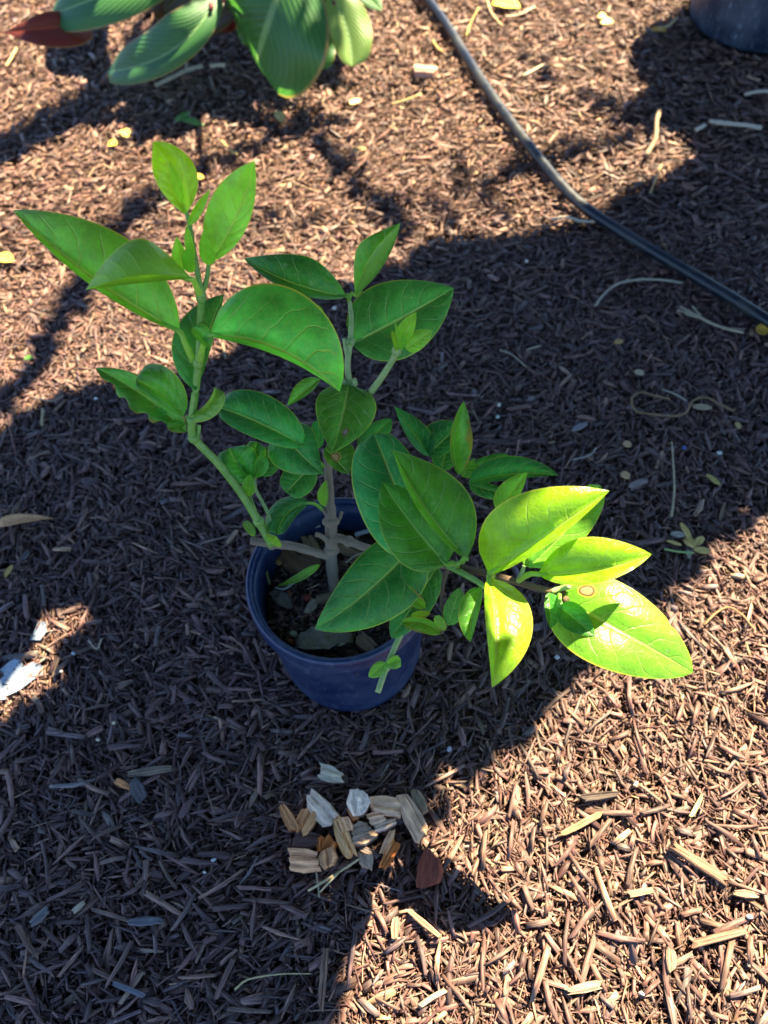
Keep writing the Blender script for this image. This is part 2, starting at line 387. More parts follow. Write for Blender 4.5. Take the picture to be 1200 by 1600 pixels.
# ------------------------------------------------------------------ the pot
pot = empty('plant_pot', (POT.x, POT.y, 0), 'dark blue plastic nursery pot standing on the shaded mulch, holding the green plant', 'plant pot')
H = POT_H
body = [(0.0, .004), (POT_B-.014, .004), (POT_B-.010, 0), (POT_B-.004, .0005), (POT_B, .005), (POT_B+.0006, .012), (POT_B+.0022, .022), (POT_R-.0050, H-.026), (POT_R-.0045, H-.022), (POT_R-.003, H-.020),
        (POT_R-.0055, H-.004), (POT_R-.0078, H-.004), (POT_R-.0095, H-.024), (POT_B-.002, .02), (0, .012)]
v, f, u = lathe(body, 96); obj('pot_body', v, f, M['pot'], pot, uv=u)
rim = []
for i in range(13):
    a = -math.pi*.55 + i/12*math.pi*1.55; rim.append((POT_R-.0032+.0034*math.cos(a), H-.004+.0052*math.sin(a)))
rim = [(POT_R-.0010, H-.021)]+[(POT_R+.0002, H-.016)]+rim+[(POT_R-.0072, H-.010), (POT_R-.0074, H-.022)]
v, f, u = lathe(rim, 96); obj('rim', v, f, M['pot'], pot, uv=u)

def lumpy_disc(c, r, z, amp, seed, nr=18, ns=56):
    q = random.Random(seed); V = [Vector((0, 0, z))]; U = [(0, 0)]
    for i in range(1, nr+1):
        for k in range(ns):
            a = 2*math.pi*k/ns; rr = r*i/nr; h = q.uniform(-1, 1)*amp if i < nr else 0
            h += amp*1.2*math.sin(rr*90+a*2)*.5; V.append(Vector((rr*math.cos(a), rr*math.sin(a), z+h))); U.append((V[-1].x, V[-1].y))
    F = [(0, 1+k, 1+(k+1) % ns) for k in range(ns)]
    for i in range(nr-1):
        for k in range(ns):
            a, b = 1+i*ns+k, 1+i*ns+(k+1) % ns; F.append((a, a+ns, b+ns, b))
    return V, F, U
SZ = .128
v, f, u = lumpy_disc(POT, POT_R-.0125, SZ, .0022, 3)
soil = obj('potting_soil', v, f, M['soil'], None, uv=u); soil.location = (POT.x, POT.y, 0)
tag(soil, 'dark crumbly potting soil filling the blue nursery pot', 'soil', kind='stuff')
# crumbs and shreds on the soil
n = 1500; a = rng.uniform(0, 6.28, n); r = np.sqrt(rng.uniform(0, 1, n))*(POT_R-.017)
pc = tones(n)*rng.uniform(.2, 1.5, (n, 1))
A = chip_arrays(r*np.cos(a), r*np.sin(a), SZ+rng.uniform(-.001, .005, n), np.clip(rng.lognormal(math.log(.008), .6, n), .003, .028), rng.uniform(.001, .006, n), rng.uniform(.0007, .002, n), rng.uniform(0, 6.3, n), rng.normal(0, .3, n), rng.normal(0, .5, n), pc)
dbr = fast_mesh('soil_crumbs', *A, M['mulch']); dbr.location = (POT.x, POT.y, 0); tag(dbr, 'loose bark crumbs and shreds lying on the potting soil', 'crumbs', kind='stuff')

# ------------------------------------------------------------------ leaves
def leaf(base, tip, wL, wR, z0, z1, dL=0, dR=0, bend=0, bow=0, a=.55, b=.85, youth=.3, blue=.4, wave=.05, bite=0, cup=.12, node=None, pr=1.0, mat='leaf', parent=None, name='leaf', org=None, n=22, m=6, curl=0, label=None, bz=(0, 1)):
    """Leaf whose midrib runs from photo pixel base to tip at heights z0..z1. wL / wR: half widths (px) on the left / right of
    the base-to-tip direction; dL / dR: how far (px) that edge stands towards the camera; bend, bow: sideways (px) and
    vertical (m) bow of the midrib; node: (px, py, z) where the petiole starts."""
    B = W(*base, z0); T = W(*tip, z1)
    tx, ty = tip[0]-base[0], tip[1]-base[1]; l = math.hypot(tx, ty); tx /= l; ty /= l; lx, ly = ty, -tx
    mx, my = (base[0]+tip[0])/2+lx*bend, (base[1]+tip[1])/2+ly*bend
    Mp = W(mx, my, (z0+z1)/2+bow)
    k = Mp*2-(B+T)/2
    if b >= .5: a, b = a*1.15, b*1.45
    org = org or Vector()
    V, U = [], []
    q1 = random.uniform(0, 6.28); q2 = random.uniform(0, 6.28); mxp = (a/(a+b))**a*(b/(a+b))**b
    for i in range(n+1):
        s = i/n; s_ = s
        c = B*(1-s)**2+k*2*s*(1-s)+T*s*s
        dt = ((k-B)*(1-s)+(T-k)*s).normalized()
        mpp, ir, idn, tow = frame_dirs(c)
        tpx, tpy = dt.dot(ir), dt.dot(idn); h = math.hypot(tpx, tpy) or 1
        left = (ir*(tpy/h) + idn*(-tpx/h))
        pf = (max(s_, 1e-4)**a*max(1-s_, 1e-4)**b)/mxp
        if i == n: pf = .0
        if i == 0: pf = .04
        row = []
        for j in range(-m, m+1):
            g = abs(j)/m; sd = 1 if j < 0 else -1          # j<0: left half
            wd, dd = (wL, dL) if j < 0 else (wR, dR)
            qq = pf
            if bite and g > .5 and (bz[0] < s < bz[1]) and sd == (1 if bite > 0 else -1):
                qq = pf*(1-abs(bite)*(.5+.5*math.sin(s*31+q1))*(.5+.5*math.sin(s*13+q2))*(g-.5)*2)
            off = left*(sd*wd*qq*g*mpp)+tow*(dd*qq*(g**1.3)*mpp)
            hw = (abs(wd)+abs(dd))*mpp
            off += tow*(cup*hw*math.sin(math.pi*g)*pf)
            off += tow*(wave*hw*math.sin(s*11+q1+sd)*g*g*pf)
            off -= tow*(curl*hw*g*g*pf)
            V.append(c+off-org); U.append((s, .5+.5*(-sd)*g))
    F = []; cols = 2*m+1
    for i in range(n):
        for j in range(cols-1):
            p0 = i*cols+j; F.append((p0, p0+1, p0+cols+1, p0+cols))
    # winding: top face towards the camera when flat
    c0 = V[F[n//2*(cols-1)+m-1][0]]; f0 = F[n//2*(cols-1)+m-1]
    nn = (V[f0[1]]-V[f0[0]]).cross(V[f0[3]]-V[f0[0]])
    if wL+wR > 0 and nn.dot(CAM-(V[f0[0]]+org)) < 0: F = [q[::-1] for q in F]
    if node:
        N0 = W(*node); d0 = (k-B).normalized(); midp = (N0+B)/2+Vector((0, 0, .004))
        tv, tf, tu = tube([N0, midp, B, B+d0*(T-B).length*.10], [.0019*pr, .0014*pr, .0013*pr, .0007*pr], 6, 4, org)
        V, F, U = join([(V, F, U), (tv, tf, [(.02+.01*x, .5) for x, _ in tu])])
    o = obj(name, V, F, M[mat], parent, uv=U)
    o.color = (.06+.84*youth, blue, random.random(), 1)
    if label: o['label'] = label
    return o

PLANT_ORG = W(527, 927, SZ)
plant = empty('leafy_plant', PLANT_ORG, 'glossy green shrub cutting with large pointed leaves growing out of the blue pot', 'plant')
def stem(pts, radii, mat='stem', name='stem', sides=10, nodes=(), wob=.03, label=None):
    P = [W(*p) for p in pts]; parts_ = [tube(P, radii, sides, 6, PLANT_ORG, wob)]
    for (i, r) in nodes:      # swollen joints with a leaf scar on each side
        c = P[i]; d = (P[min(i+1, len(P)-1)]-P[max(i-1, 0)]).normalized()
        parts_.append(tube([c-d*.004, c-d*.0015, c+d*.0015, c+d*.004], [r*.75, r*1.25, r*1.25, r*.75], sides, 3, PLANT_ORG))
    v, f, u = join(parts_); o = obj(name, v, f, M[mat], plant, uv=u)
    if label: o['label'] = label
    return o
def L(*a, **k): return leaf(*a, parent=plant, org=PLANT_ORG, **k)

# woody framework
stem([(527, 935, SZ-.006), (520, 900, .150), (518, 860, .172), (517, 815, .195), (515, 770, .215), (513, 722, .235), (520, 680, .258), (534, 640, .280), (546, 600, .300)],
     [.0058, .0052, .0050, .0052, .0040, .0036, .0034, .0030, .0028], 'bark', 'trunk', 12, ((2, .0056), (3, .0062)), .10)
stem([(519, 872, .166), (490, 862, .176), (455, 853, .188), (425, 850, .198), (392, 845, .206)], [.0042, .0038, .0037, .0038, .0033], 'bark', 'branch', 10, ((3, .0042),), .10)
stem([(518, 838, .182), (545, 846, .186), (590, 862, .200), (650, 878, .225), (700, 884, .245)], [.0042, .0038, .0034, .0030, .0028], 'bark', 'branch', 10, ((1, .0042),), .10)
stem([(512, 845, .186), (503, 838, .192), (494, 835, .196)], [.0026, .0022, .0023], 'bark', 'branch_stub', 8, (), .08)
stem([(514, 812, .194), (507, 800, .205), (499, 790, .21)], [.0022, .0015, .001], 'bark', 'twig', 8, (), .12)
stem([(520, 822, .190), (529, 812, .194), (534, 800, .20)], [.0024, .0018, .0016], 'bark', 'twig', 8, (), .12)
stem([(520, 690, .25), (523, 660, .262), (514, 655, .268)], [.002, .0016, .0015], 'bark', 'twig', 8, (), .10)
# left shoot
stem([(425, 852, .200), (404, 815, .222), (375, 768, .250), (340, 723, .278), (303, 684, .302), (300, 655, .318), (305, 615, .338), (310, 568, .362), (313, 515, .386), (314, 465, .410), (311, 440, .420), (303, 395, .438), (296, 350, .455), (290, 328, .463)],
     [.0036, .0035, .0033, .0032, .0032, .0030, .0029, .0027, .0026, .0025, .0021, .0018, .0015, .0012], 'stem', 'stem', 12, ((1, .0038), (4, .0037), (5, .0034), (7, .0031), (9, .0028)), .03)
stem([(313, 463, .409), (322, 440, .418), (326, 415, .428), (330, 402, .433)], [.0022, .0017, .0015, .0012], 'stem', 'stem', 8)
stem([(303, 684, .302), (297, 668, .306), (294, 652, .312)], [.0030, .0022, .0022], 'stem', 'node_stub', 8)
stem([(303, 686, .300), (309, 676, .304), (310, 664, .308)], [.0026, .0020, .0021], 'stem', 'node_stub', 8)
stem([(427, 820, .215), (413, 790, .225), (400, 765, .236), (398, 742, .246)], [.0016, .0015, .0015, .0014], 'stem_pale', 'shoot', 8, ((3, .0018),))
stem([(404, 812, .224), (394, 785, .235), (389, 770, .240)], [.0017, .0014, .0010], 'stem', 'shoot', 8)
# middle shoots
stem([(546, 600, .300), (543, 570, .312), (547, 535, .325), (549, 500, .338), (547, 478, .345), (545, 462, .352)], [.0027, .0025, .0023, .0020, .0017, .0014], 'stem_pale', 'stem', 10, ((0, .0034), (2, .0029)))
stem([(580, 612, .300), (596, 590, .316), (612, 565, .332), (620, 548, .342)], [.0028, .0026, .0024, .0024], 'stem_pale', 'stem', 10, ((3, .0031),))
stem([(544, 562, .315), (540, 545, .322), (538, 528, .328)], [.0018, .0016, .0018], 'stem_pale', 'leaf_scar_stub', 8)
stem([(545, 606, .300), (536, 596, .304), (531, 587, .308)], [.0026, .0022, .0020], 'stem_pale', 'leaf_scar_stub', 8)
stem([(549, 606, .300), (555, 600, .304), (553, 592, .308)], [.0022, .0021, .0021], 'stem_pale', 'leaf_scar_stub', 8)
# right shoot
stem([(665, 872, .232), (700, 882, .248), (735, 890, .262), (770, 898, .270), (810, 910, .272), (845, 920, .270), (878, 926, .266)], [.0030, .0029, .0028, .0026, .0024, .0023, .0021], 'bark_brown', 'branch', 10, ((3, .003), (6, .0030)), .07)
stem([(698, 882, .262), (715, 880, .270), (728, 872, .278)], [.0019, .0017, .0014], 'stem', 'shoot', 8)
stem([(700, 884, .25), (722, 895, .262), (745, 908, .270), (757, 918, .272)], [.0026, .0024, .0022, .0018], 'stem', 'shoot', 8)
stem([(810, 908, .274), (816, 894, .284), (819, 884, .290)], [.0021, .0017, .0012], 'stem_pale', 'shoot', 8)
stem([(862, 924, .268), (876, 920, .270), (890, 915, .276)], [.0024, .0020, .0024], 'stem_pale', 'leaf_scar_stub', 8)
stem([(872, 930, .266), (880, 937, .266), (885, 936, .270)], [.0022, .0020, .0024], 'bark_brown', 'leaf_scar_stub', 8)
# lower hanging green twig in front of the pot
stem([(664, 950, .205), (640, 965, .205), (622, 1000, .198), (604, 1042, .190), (590, 1082, .182)], [.0022, .0024, .0024, .0023, .0024], 'stem_pale', 'hanging_twig', 10, ((3, .0027),))
stem([(700, 884, .248), (692, 915, .238), (690, 945, .230), (694, 968, .226), (690, 990, .222)], [.0018, .0016, .0016, .0018, .0014], 'bark_brown', 'twig', 8, ((3, .0024),), .12)

# left shoot leaves
L((306, 610), (350, 460), 52, 10, .345, .37, bend=6, youth=.12, blue=.5, a=.7, b=.6)
L((280, 518), (20, 328), 10, 82, .385, .44, dL=28, dR=12, bend=13, bow=.008, youth=.75, blue=.5, node=(302, 564, .362), cup=.16, a=.62, b=.62, pr=1.5, wave=.02)
L((300, 436), (134, 453), -11, 70, .428, .430, dL=34, dR=-6, bend=-2, bow=.012, youth=1.05, blue=.1, node=(314, 465, .410), cup=.2, a=.62, b=.60, pr=1.4)
L((330, 408), (398, 252), 50, 22, .432, .49, dL=8, dR=0, bend=-9, bow=-.006, youth=1.0, blue=.4, node=(330, 402, .433), a=.62, b=.62)
L((293, 352), (328, 296), 7, 10, .455, .48, dL=8, youth=.85, blue=.1, a=.6, b=.7, n=14)
L((289, 334), (239, 222), 29, 36, .463, .50, dL=4, dR=14, bend=-8, bow=-.005, youth=1.0, blue=.0, a=.75, b=.58, cup=.22)
L((292, 330), (281, 239), 15, 11, .480, .535, dL=6, dR=16, bend=-4, youth=1.05, blue=.1, a=.6, b=.7, n=16)
L((288, 316), (263, 250), 9, 12, .492, .545, dL=8, dR=10, youth=.95, blue=.25, n=14)
L((286, 424), (276, 369), 14, 12, .428, .452, dL=8, youth=.8, blue=.25, n=14, a=.5, b=.75)
L((293, 425), (297, 383), 12, 13, .430, .452, youth=.85, blue=.3, n=14, a=.5, b=.75)
L((324, 414), (316, 362), 10, 16, .432, .458, dR=6, youth=.8, blue=.3, n=14, a=.5, b=.8)
L((300, 410), (292, 352), 8, 7, .436, .460, youth=.75, blue=.2, n=14, a=.4, b=.5)
L((327, 524), (531, 612), 98, 9, .390, .352, dL=-4, dR=30, bend=22, bow=.016, youth=1.0, blue=.85, node=(312, 568, .362), a=.50, b=.55, cup=.16, pr=1.5, wave=.03)
L((328, 545), (300, 512), 6, 19, .384, .392, dL=12, dR=8, youth=.5, blue=.5, n=12, a=.6, b=.35)
L((291, 675), (149, 575), 30, 26, .306, .335, dL=14, dR=16, bend=-8, youth=.15, blue=.35, a=.6, b=.6, bite=.8, wave=.12, mat='leaf_worn')
L((286, 650), (212, 593), 16, 40, .318, .345, dL=22, dR=-8, bend=-6, youth=.28, blue=.4, a=.62, b=.33, wave=.10, cup=.3, curl=.15)
L((288, 650), (335, 604), -5, 24, .318, .34, dL=20, dR=4, bend=-10, youth=.38, blue=.4, a=.62, b=.3, cup=.2)
L((262, 640), (232, 655), 10, 10, .315, .312, youth=.3, n=12, a=.6, b=.4)
# middle leaves
L((541, 463), (381, 404), 13, 47, .352, .372, dL=26, dR=6, bend=10, bow=.008, youth=.12, blue=.55, a=.6, b=.62, node=(546, 470, .349), cup=.15)
L((556, 462), (626, 348), 50, -24, .352, .395, dL=-4, dR=34, bend=-12, youth=.35, blue=.4, a=.7, b=.62, cup=.15, node=(545, 466, .35))
L((549, 537), (709, 450), 66, 58, .318, .318, dL=6, dR=0, bend=-3, bow=-.004, youth=.06, blue=.45, a=.48, b=.60, cup=.14, node=(546, 540, .325), pr=1.3)
L((545, 601), (519, 709), 50, 45, .304, .292, dL=-4, dR=8, bend=2, youth=.22, blue=.3, a=.42, b=.72, cup=.14, mat='leaf_hole')
L((500, 592), (449, 634), 7, 17, .306, .31, dL=10, dR=6, youth=.35, blue=.35, a=.6, b=.7, n=14)
L((474, 697), (340, 636), 24, 46, .268, .292, dL=14, dR=-4, bend=-4, bow=.006, youth=.1, blue=.75, a=.55, b=.42, cup=.18, wave=.05, node=(505, 730, .24))
L((438, 672), (506, 741), 40, 42, .266, .262, dL=6, dR=-6, bend=-4, youth=.12, blue=.7, a=.45, b=.8, cup=.14)
L((487, 728), (447, 770), 26, 26, .246, .243, youth=.1, blue=.6, a=.4, b=.35, cup=.15)
L((398, 748), (358, 700), 26, 34, .248, .270, dL=18, dR=8, bend=6, youth=.2, blue=.6, a=.5, b=.3, cup=.3, wave=.08)
L((398, 745), (412, 712), 8, 14, .25, .266, dL=12, dR=6, youth=.3, blue=.5, a=.5, b=.35, n=14)
L((374, 748), (346, 717), 7, 12, .246, .262, youth=.55, blue=.3, a=.5, b=.6, n=12)
L((389, 776), (391, 741), 12, 9, .240, .262, dL=8, youth=.5, blue=.3, a=.5, b=.6, n=12)
L((383, 752), (370, 722), 10, 12, .244, .262, dL=6, dR=10, youth=.35, blue=.5, a=.5, b=.5, n=12)
L((385, 735), (402, 690), 14, 20, .25, .268, dL=16, dR=6, youth=.3, blue=.5, a=.5, b=.3, n=14, curl=.4, cup=.3, wave=.12)
L((376, 745), (352, 738), 9, 12, .246, .25, dL=8, youth=.5, blue=.3, a=.5, b=.4, n=12, curl=.3)
L((392, 765), (378, 758), 6, 8, .242, .25, dL=6, youth=.6, blue=.2, a=.5, b=.4, n=10)
L((288, 662), (262, 668), 8, 10, .31, .315, dL=8, youth=.35, a=.5, b=.4, n=12, wave=.1)
L((402, 742), (430, 700), 18, 22, .246, .25, youth=.05, blue=.5, a=.4, b=.4, n=14)
L((482, 786), (433, 836), 14, 26, .222, .214, dL=14, dR=-8, bend=-12, youth=.12, blue=.6, a=.6, b=.35, cup=.2, wave=.05, node=(505, 797, .205))
L((508, 792), (510, 750), 13, 4, .212, .235, dL=6, youth=.5, blue=.3, a=.5, b=.6, n=12)
L((398, 838), (380, 815), 6, 9, .216, .214, dL=6, youth=.65, blue=.2, a=.5, b=.4, n=10)
L((425, 850), (432, 838), 16, 14, .206, .216, youth=.7, blue=.1, a=.4, b=.5, n=10)
L((500, 882), (432, 916), 5, 9, .172, .150, dL=5, youth=.75, blue=.2, a=.6, b=.8, n=14, bend=5)
L((507, 700), (545, 740), 34, 12, .255, .250, youth=.15, blue=.2, a=.5, b=.5, mat='leaf_brown')
L((500, 700), (497, 655), 12, 8, .26, .275, youth=.1, blue=.9, a=.5, b=.4, n=12)
L((560, 700), (612, 655), 16, 20, .25, .265, youth=.02, blue=.6, a=.5, b=.5)
# right group
L((655, 868), (584, 677), 66, 46, .262, .292, dL=-6, dR=8, bend=-2, bow=.006, youth=.18, blue=.95, a=.40, b=.42, cup=.12)
L((729, 873), (614, 703), 9, 70, .288, .322, dL=26, dR=2, bend=10, bow=.006, youth=.16, blue=.18, a=.58, b=.62, cup=.14, node=(722, 878, .272), pr=1.2)
L((697, 882), (597, 753), 52, 50, .272, .300, dL=10, dR=-4, bend=4, youth=.14, blue=.18, a=.46, b=.60, cup=.14, node=(715, 884, .262), pr=1.2)
L((648, 850), (492, 983), 62, 50, .246, .228, dL=-4, dR=10, bend=9, bow=.008, youth=.08, blue=.62, a=.38, b=.60, cup=.14)
L((684, 885), (612, 998), 28, 30, .222, .205, youth=.04, blue=.55, a=.5, b=.5)
L((672, 712), (616, 635), 12, 22, .262, .285, dL=12, youth=.08, blue=.8, a=.5, b=.7)
L((668, 712), (720, 662), 34, 18, .262, .272, dL=-4, dR=4, youth=.08, blue=.8, a=.45, b=.5)
L((690, 735), (700, 690), 20, 18, .252, .262, youth=.03, blue=.6, a=.4, b=.4)
L((716, 742), (725, 626), 5, 30, .262, .310, dL=12, dR=14, bend=12, youth=.25, blue=.35, a=.5, b=.55, cup=.2, wave=.08, mat='leaf_worn')
L((722, 745), (742, 715), 8, 14, .258, .268, youth=.3, blue=.4, n=12)
L((733, 755), (873, 743), 30, 8, .262, .268, dR=14, bend=8, youth=.08, blue=.75, a=.5, b=.6, cup=.2, wave=.06)
L((733, 757), (800, 775), 10, 14, .256, .258, youth=.05, blue=.7, a=.5, b=.5)
L((730, 732), (795, 712), 10, 20, .258, .262, youth=.06, blue=.6, a=.45, b=.45)
L((778, 800), (824, 738), 22, 12, .296, .312, dL=6, youth=.55, blue=.35, a=.5, b=.6)
L((828, 884), (938, 758), 30, 30, .292, .318, dL=6, dR=6, bend=-6, youth=.5, blue=.3, a=.5, b=.45)
L((764, 896), (952, 767), 82, 13, .280, .345, dL=-6, dR=30, bend=-2, bow=.010, youth=.75, blue=.0, a=.50, b=.66, cup=.16, node=(770, 900, .271), pr=1.5, wave=.02)
L((842, 897), (1018, 866), 54, 20, .288, .315, dL=8, dR=26, bend=-10, bow=.006, youth=.78, blue=.0, a=.62, b=.62, cup=.16, node=(812, 905, .276), pr=1.4, wave=.03)
L((819, 884), (860, 838), 16, 18, .29, .296, youth=.5, blue=.2, n=14)
L((763, 903), (769, 1074), 60, 14, .278, .276, dL=-4, dR=22, bend=8, bow=.012, youth=.78, blue=.0, a=.52, b=.66, cup=.14, node=(768, 899, .272), pr=1.4)
L((752, 918), (735, 1003), 10, 22, .270, .262, dL=10, bend=-6, youth=.2, blue=.35, a=.5, b=.55, n=16)
L((700, 977), (718, 918), 14, 18, .226, .244, youth=.12, blue=.3, a=.45, b=.5, n=14)
L((862, 928), (1083, 1051), 68, 66, .262, .252, dL=-22, dR=18, bend=2, bow=.016, youth=.5, blue=.25, a=.40, b=.52, cup=.10, mat='leaf_spot', wave=.03, pr=1.3, bite=.5, bz=(.72, .86))
L((873, 946), (929, 993), 22, 22, .276, .274, dL=2, dR=8, youth=.10, blue=.3, a=.45, b=.6, n=14, node=(874, 930, .270))
L((858, 926), (860, 982), 22, 8, .270, .270, dL=10, youth=.10, blue=.4, a=.45, b=.6, n=14)
L((664, 950), (624, 916), 12, 11, .226, .240, dL=10, dR=12, youth=.4, blue=.15, a=.4, b=.25, n=14, mat='leaf_worn', label='curled dying leaf with brown torn end')
L((690, 990), (628, 972), 16, 8, .222, .226, dL=8, dR=12, bend=-8, youth=.35, blue=.2, a=.5, b=.45, n=16, mat='leaf_worn')
L((672, 958), (642, 962), 6, 6, .222, .23, youth=1, blue=0, n=10, a=.4, b=.4, mat='leaf_worn', label='small yellow withered leaf')
L((696, 985), (680, 962), 8, 8, .224, .236, youth=.6, blue=.1, n=10, a=.4, b=.4, mat='leaf_worn')
L((603, 1035), (576, 1058), 12, 10, .195, .188, youth=.6, blue=.25, n=12, a=.45, b=.5)
L((604, 1038), (626, 1030), 8, 12, .195, .192, dL=6, youth=.5, blue=.3, n=12, a=.45, b=.25)
# tip of the middle shoot
L((622, 540), (650, 488), 14, 12, .345, .375, youth=.6, blue=.25, n=12, a=.5, b=.6)
L((634, 546), (676, 516), 16, 14, .343, .360, youth=.6, blue=.2, n=12, a=.5, b=.6)
L((628, 548), (617, 503), 4, 4, .345, .378, dL=6, youth=.55, blue=.3, n=12, a=.4, b=.6)
L((620, 550), (612, 516), 3, 4, .345, .370, youth=.5, blue=.1, n=10, a=.3, b=.2, mat='leaf_worn')
L((625, 546), (628, 525), 8, 8, .345, .358, youth=.55, n=10, a=.5, b=.4)
L((494, 488), (504, 482), 8, 10, .36, .362, youth=.45, n=10, a=.4, b=.4)

# ------------------------------------------------------------------ bits lying about: wood chips, twigs, straws, scraps
def wood_chip(cx, cy, ln, wd, ang, base, label, th=.4, z=.006, mat=None, seed=None, taper=(.9, .8), group='wood chips heaped in front of the pot', name='wood_chip', ridged=.22, tilt=None, mats={}):
    """splintered chunk: ridged top, flat underside, broken oblique ends. sizes in photo px, angle in degrees (image, clockwise from right)"""
    q = random.Random(seed or int(cx*7+cy*3)); c = G(cx, cy); mpp, ir, idn, tow = frame_dirs(c)
    a = R_(ang); p2 = G(cx+math.cos(a)*20, cy+math.sin(a)*20); d = (p2-c); yaw = math.atan2(d.y, d.x)
    Lm = ln*d.length/20; px = G(cx-math.sin(a)*20, cy+math.cos(a)*20); Wm = wd*(px-c).length/20; T = min(Lm, Wm)*th*1.25
    ns, nc = 7, 7; V, U, F = [], [], []; rid = [q.uniform(-1, 1) for _ in range(nc)]; e0 = q.uniform(-.35, .35); e1 = q.uniform(-.35, .35); jag = [q.uniform(-.10, .07) for _ in range(nc)]
    for i in range(ns):
        s = i/(ns-1)-.5; w_ = 1+(taper[0]-1)*max(0, -2*s)+(taper[1]-1)*max(0, 2*s)
        for layer in (1, 0):
            for k in range(nc):
                t_ = (k/(nc-1)-.5) if layer else (.5-k/(nc-1))
                kk = k if layer else nc-1-k
                x = (s*Lm) + t_*Wm*((e0 if s < 0 else e1)*abs(2*s)) + (jag[kk]*Lm*(1 if i else -1) if i in (0, ns-1) else 0)
                y = t_*Wm*w_*(1+q.uniform(-.04, .04)); z_ = (T*(.62+ridged*.9*rid[kk]+q.uniform(-.05, .05))*(1-.10*abs(2*t_)**3)*(1-.10*abs(2*s)**4) if layer else -T*.45)
                V.append(Vector((x, y, z_))); U.append((x+cx*.01, y+z_*.7))
    c2 = nc*2
    for i in range(ns-1):
        for k in range(c2):
            k2 = (k+1) % c2; F.append((i*c2+k, (i+1)*c2+k, (i+1)*c2+k2, i*c2+k2))
    F.append(tuple(range(c2))); F.append(tuple((ns-1)*c2+k for k in range(c2))[::-1])
    key = tuple(base)
    if key not in mats: mats[key] = grain_mat('cut_wood', base, contrast=.32, rough=.8, bump=.9, fine=1.5)
    o = obj(name, V, F, mat or mats[key], None, smooth=False, uv=U)
    o.location = c+Vector((0, 0, z)); tl = tilt or (q.uniform(-.16, .16), q.uniform(-.14, .14)); o.rotation_euler = (tl[0], tl[1], yaw)
    return tag(o, label, 'wood chip', group)
PALE = (.86, .44, .22); CREAM = (.88, .52, .30); WHITE = (.90, .64, .45); TAN = (.68, .29, .11); ORANGE = (.62, .19, .04); BRN = (.12, .06, .045); GREY = (.44, .29, .19)
for a in [
 (453, 1280, 42, 14, 62, TAN, 'tan chip standing at the far left end of the pale heap', .7),
 (503, 1267, 56, 26, 48, WHITE, 'whitish ragged chip beside the tan ones, under no other chip'.replace(', under no other chip', ' in the pale heap'), .45),
 (474, 1285, 42, 12, 112, TAN, 'narrow yellow-tan chip leaning over the dark brown one', .8),
 (485, 1288, 44, 14, 118, (.72, .34, .13), 'slightly wider yellow-tan chip touching the whitish ragged one', .8),
 (481, 1316, 42, 25, 0, BRN, 'dark brown square-ended chip between the tan and cream ones', .4),
 (477, 1347, 44, 27, 4, PALE, 'cream block-like chip nearest the forked straw in the heap', .6),
 (504, 1321, 24, 11, 95, ORANGE, 'short orange-brown sliver upright beside the dark brown chip', .8),
 (516, 1322, 22, 16, 120, ORANGE, 'stubby rust-orange chip above the split tan one', .6),
 (514, 1343, 30, 24, 85, (.60, .29, .13), 'split tan chip with a notched top beside the cream block', .6),
 (537, 1312, 58, 19, 66, (.84, .44, .17), 'longest yellow chip in the middle of the pale heap', .6),
 (540, 1292, 26, 20, 75, PALE, 'small pale chip resting on the end of the long yellow one', .6),
 (561, 1259, 38, 30, 88, (.90, .68, .50), 'bleached bluish-white block at the top of the pale heap', .7),
 (553, 1275, 22, 10, 60, TAN, 'thin tan chip tucked under the bleached white block', .5),
 (567, 1305, 34, 32, -20, GREY, 'greyish chip with fine parallel ridges in the heap', .5),
 (603, 1262, 50, 26, 8, CREAM, 'broad cream chip tapering toward the long ridged one', .4),
 (590, 1281, 26, 18, -12, CREAM, 'little ridged cream chip below the broad tapering one', .6),
 (602, 1292, 34, 12, -22, WHITE, 'slim whitish chip lying under the small ridged cream one', .6),
 (607, 1318, 42, 11, 112, PALE, 'slender pale chip standing between grey and orange chips', .7),
 (609, 1338, 48, 13, 120, ORANGE, 'bright orange sliver at the near right of the heap', .7),
 (643, 1278, 74, 22, 62, (.74, .44, .26), 'long weathered ridged chip on the right of the heap', .5),
 (655, 1255, 38, 15, 68, (.28, .19, .11), 'brownish chip lying behind the long weathered ridged one', .5),
 (573, 1347, 24, 18, 82, GREY, 'dull grey-brown chip among the mulch below the heap', .5),
 (578, 1333, 36, 9, 28, (.16, .12, .10), 'narrow dark chip just below the ridged greyish one', .5),
 (519, 1213, 38, 20, 18, (.60, .48, .32), 'lone greenish-white weathered chip behind the heap', .4),
 (672, 1360, 52, 34, 98, (.22, .05, .025), 'red-brown bark flake on the edge of sunlight beside the heap', .3),
]:
    wood_chip(a[0], a[1], a[2]*.98, a[3]*1.22, a[4], a[5], a[6], th=a[7], z=.007, taper=(random.uniform(.55, 1), random.uniform(.45, 1)))
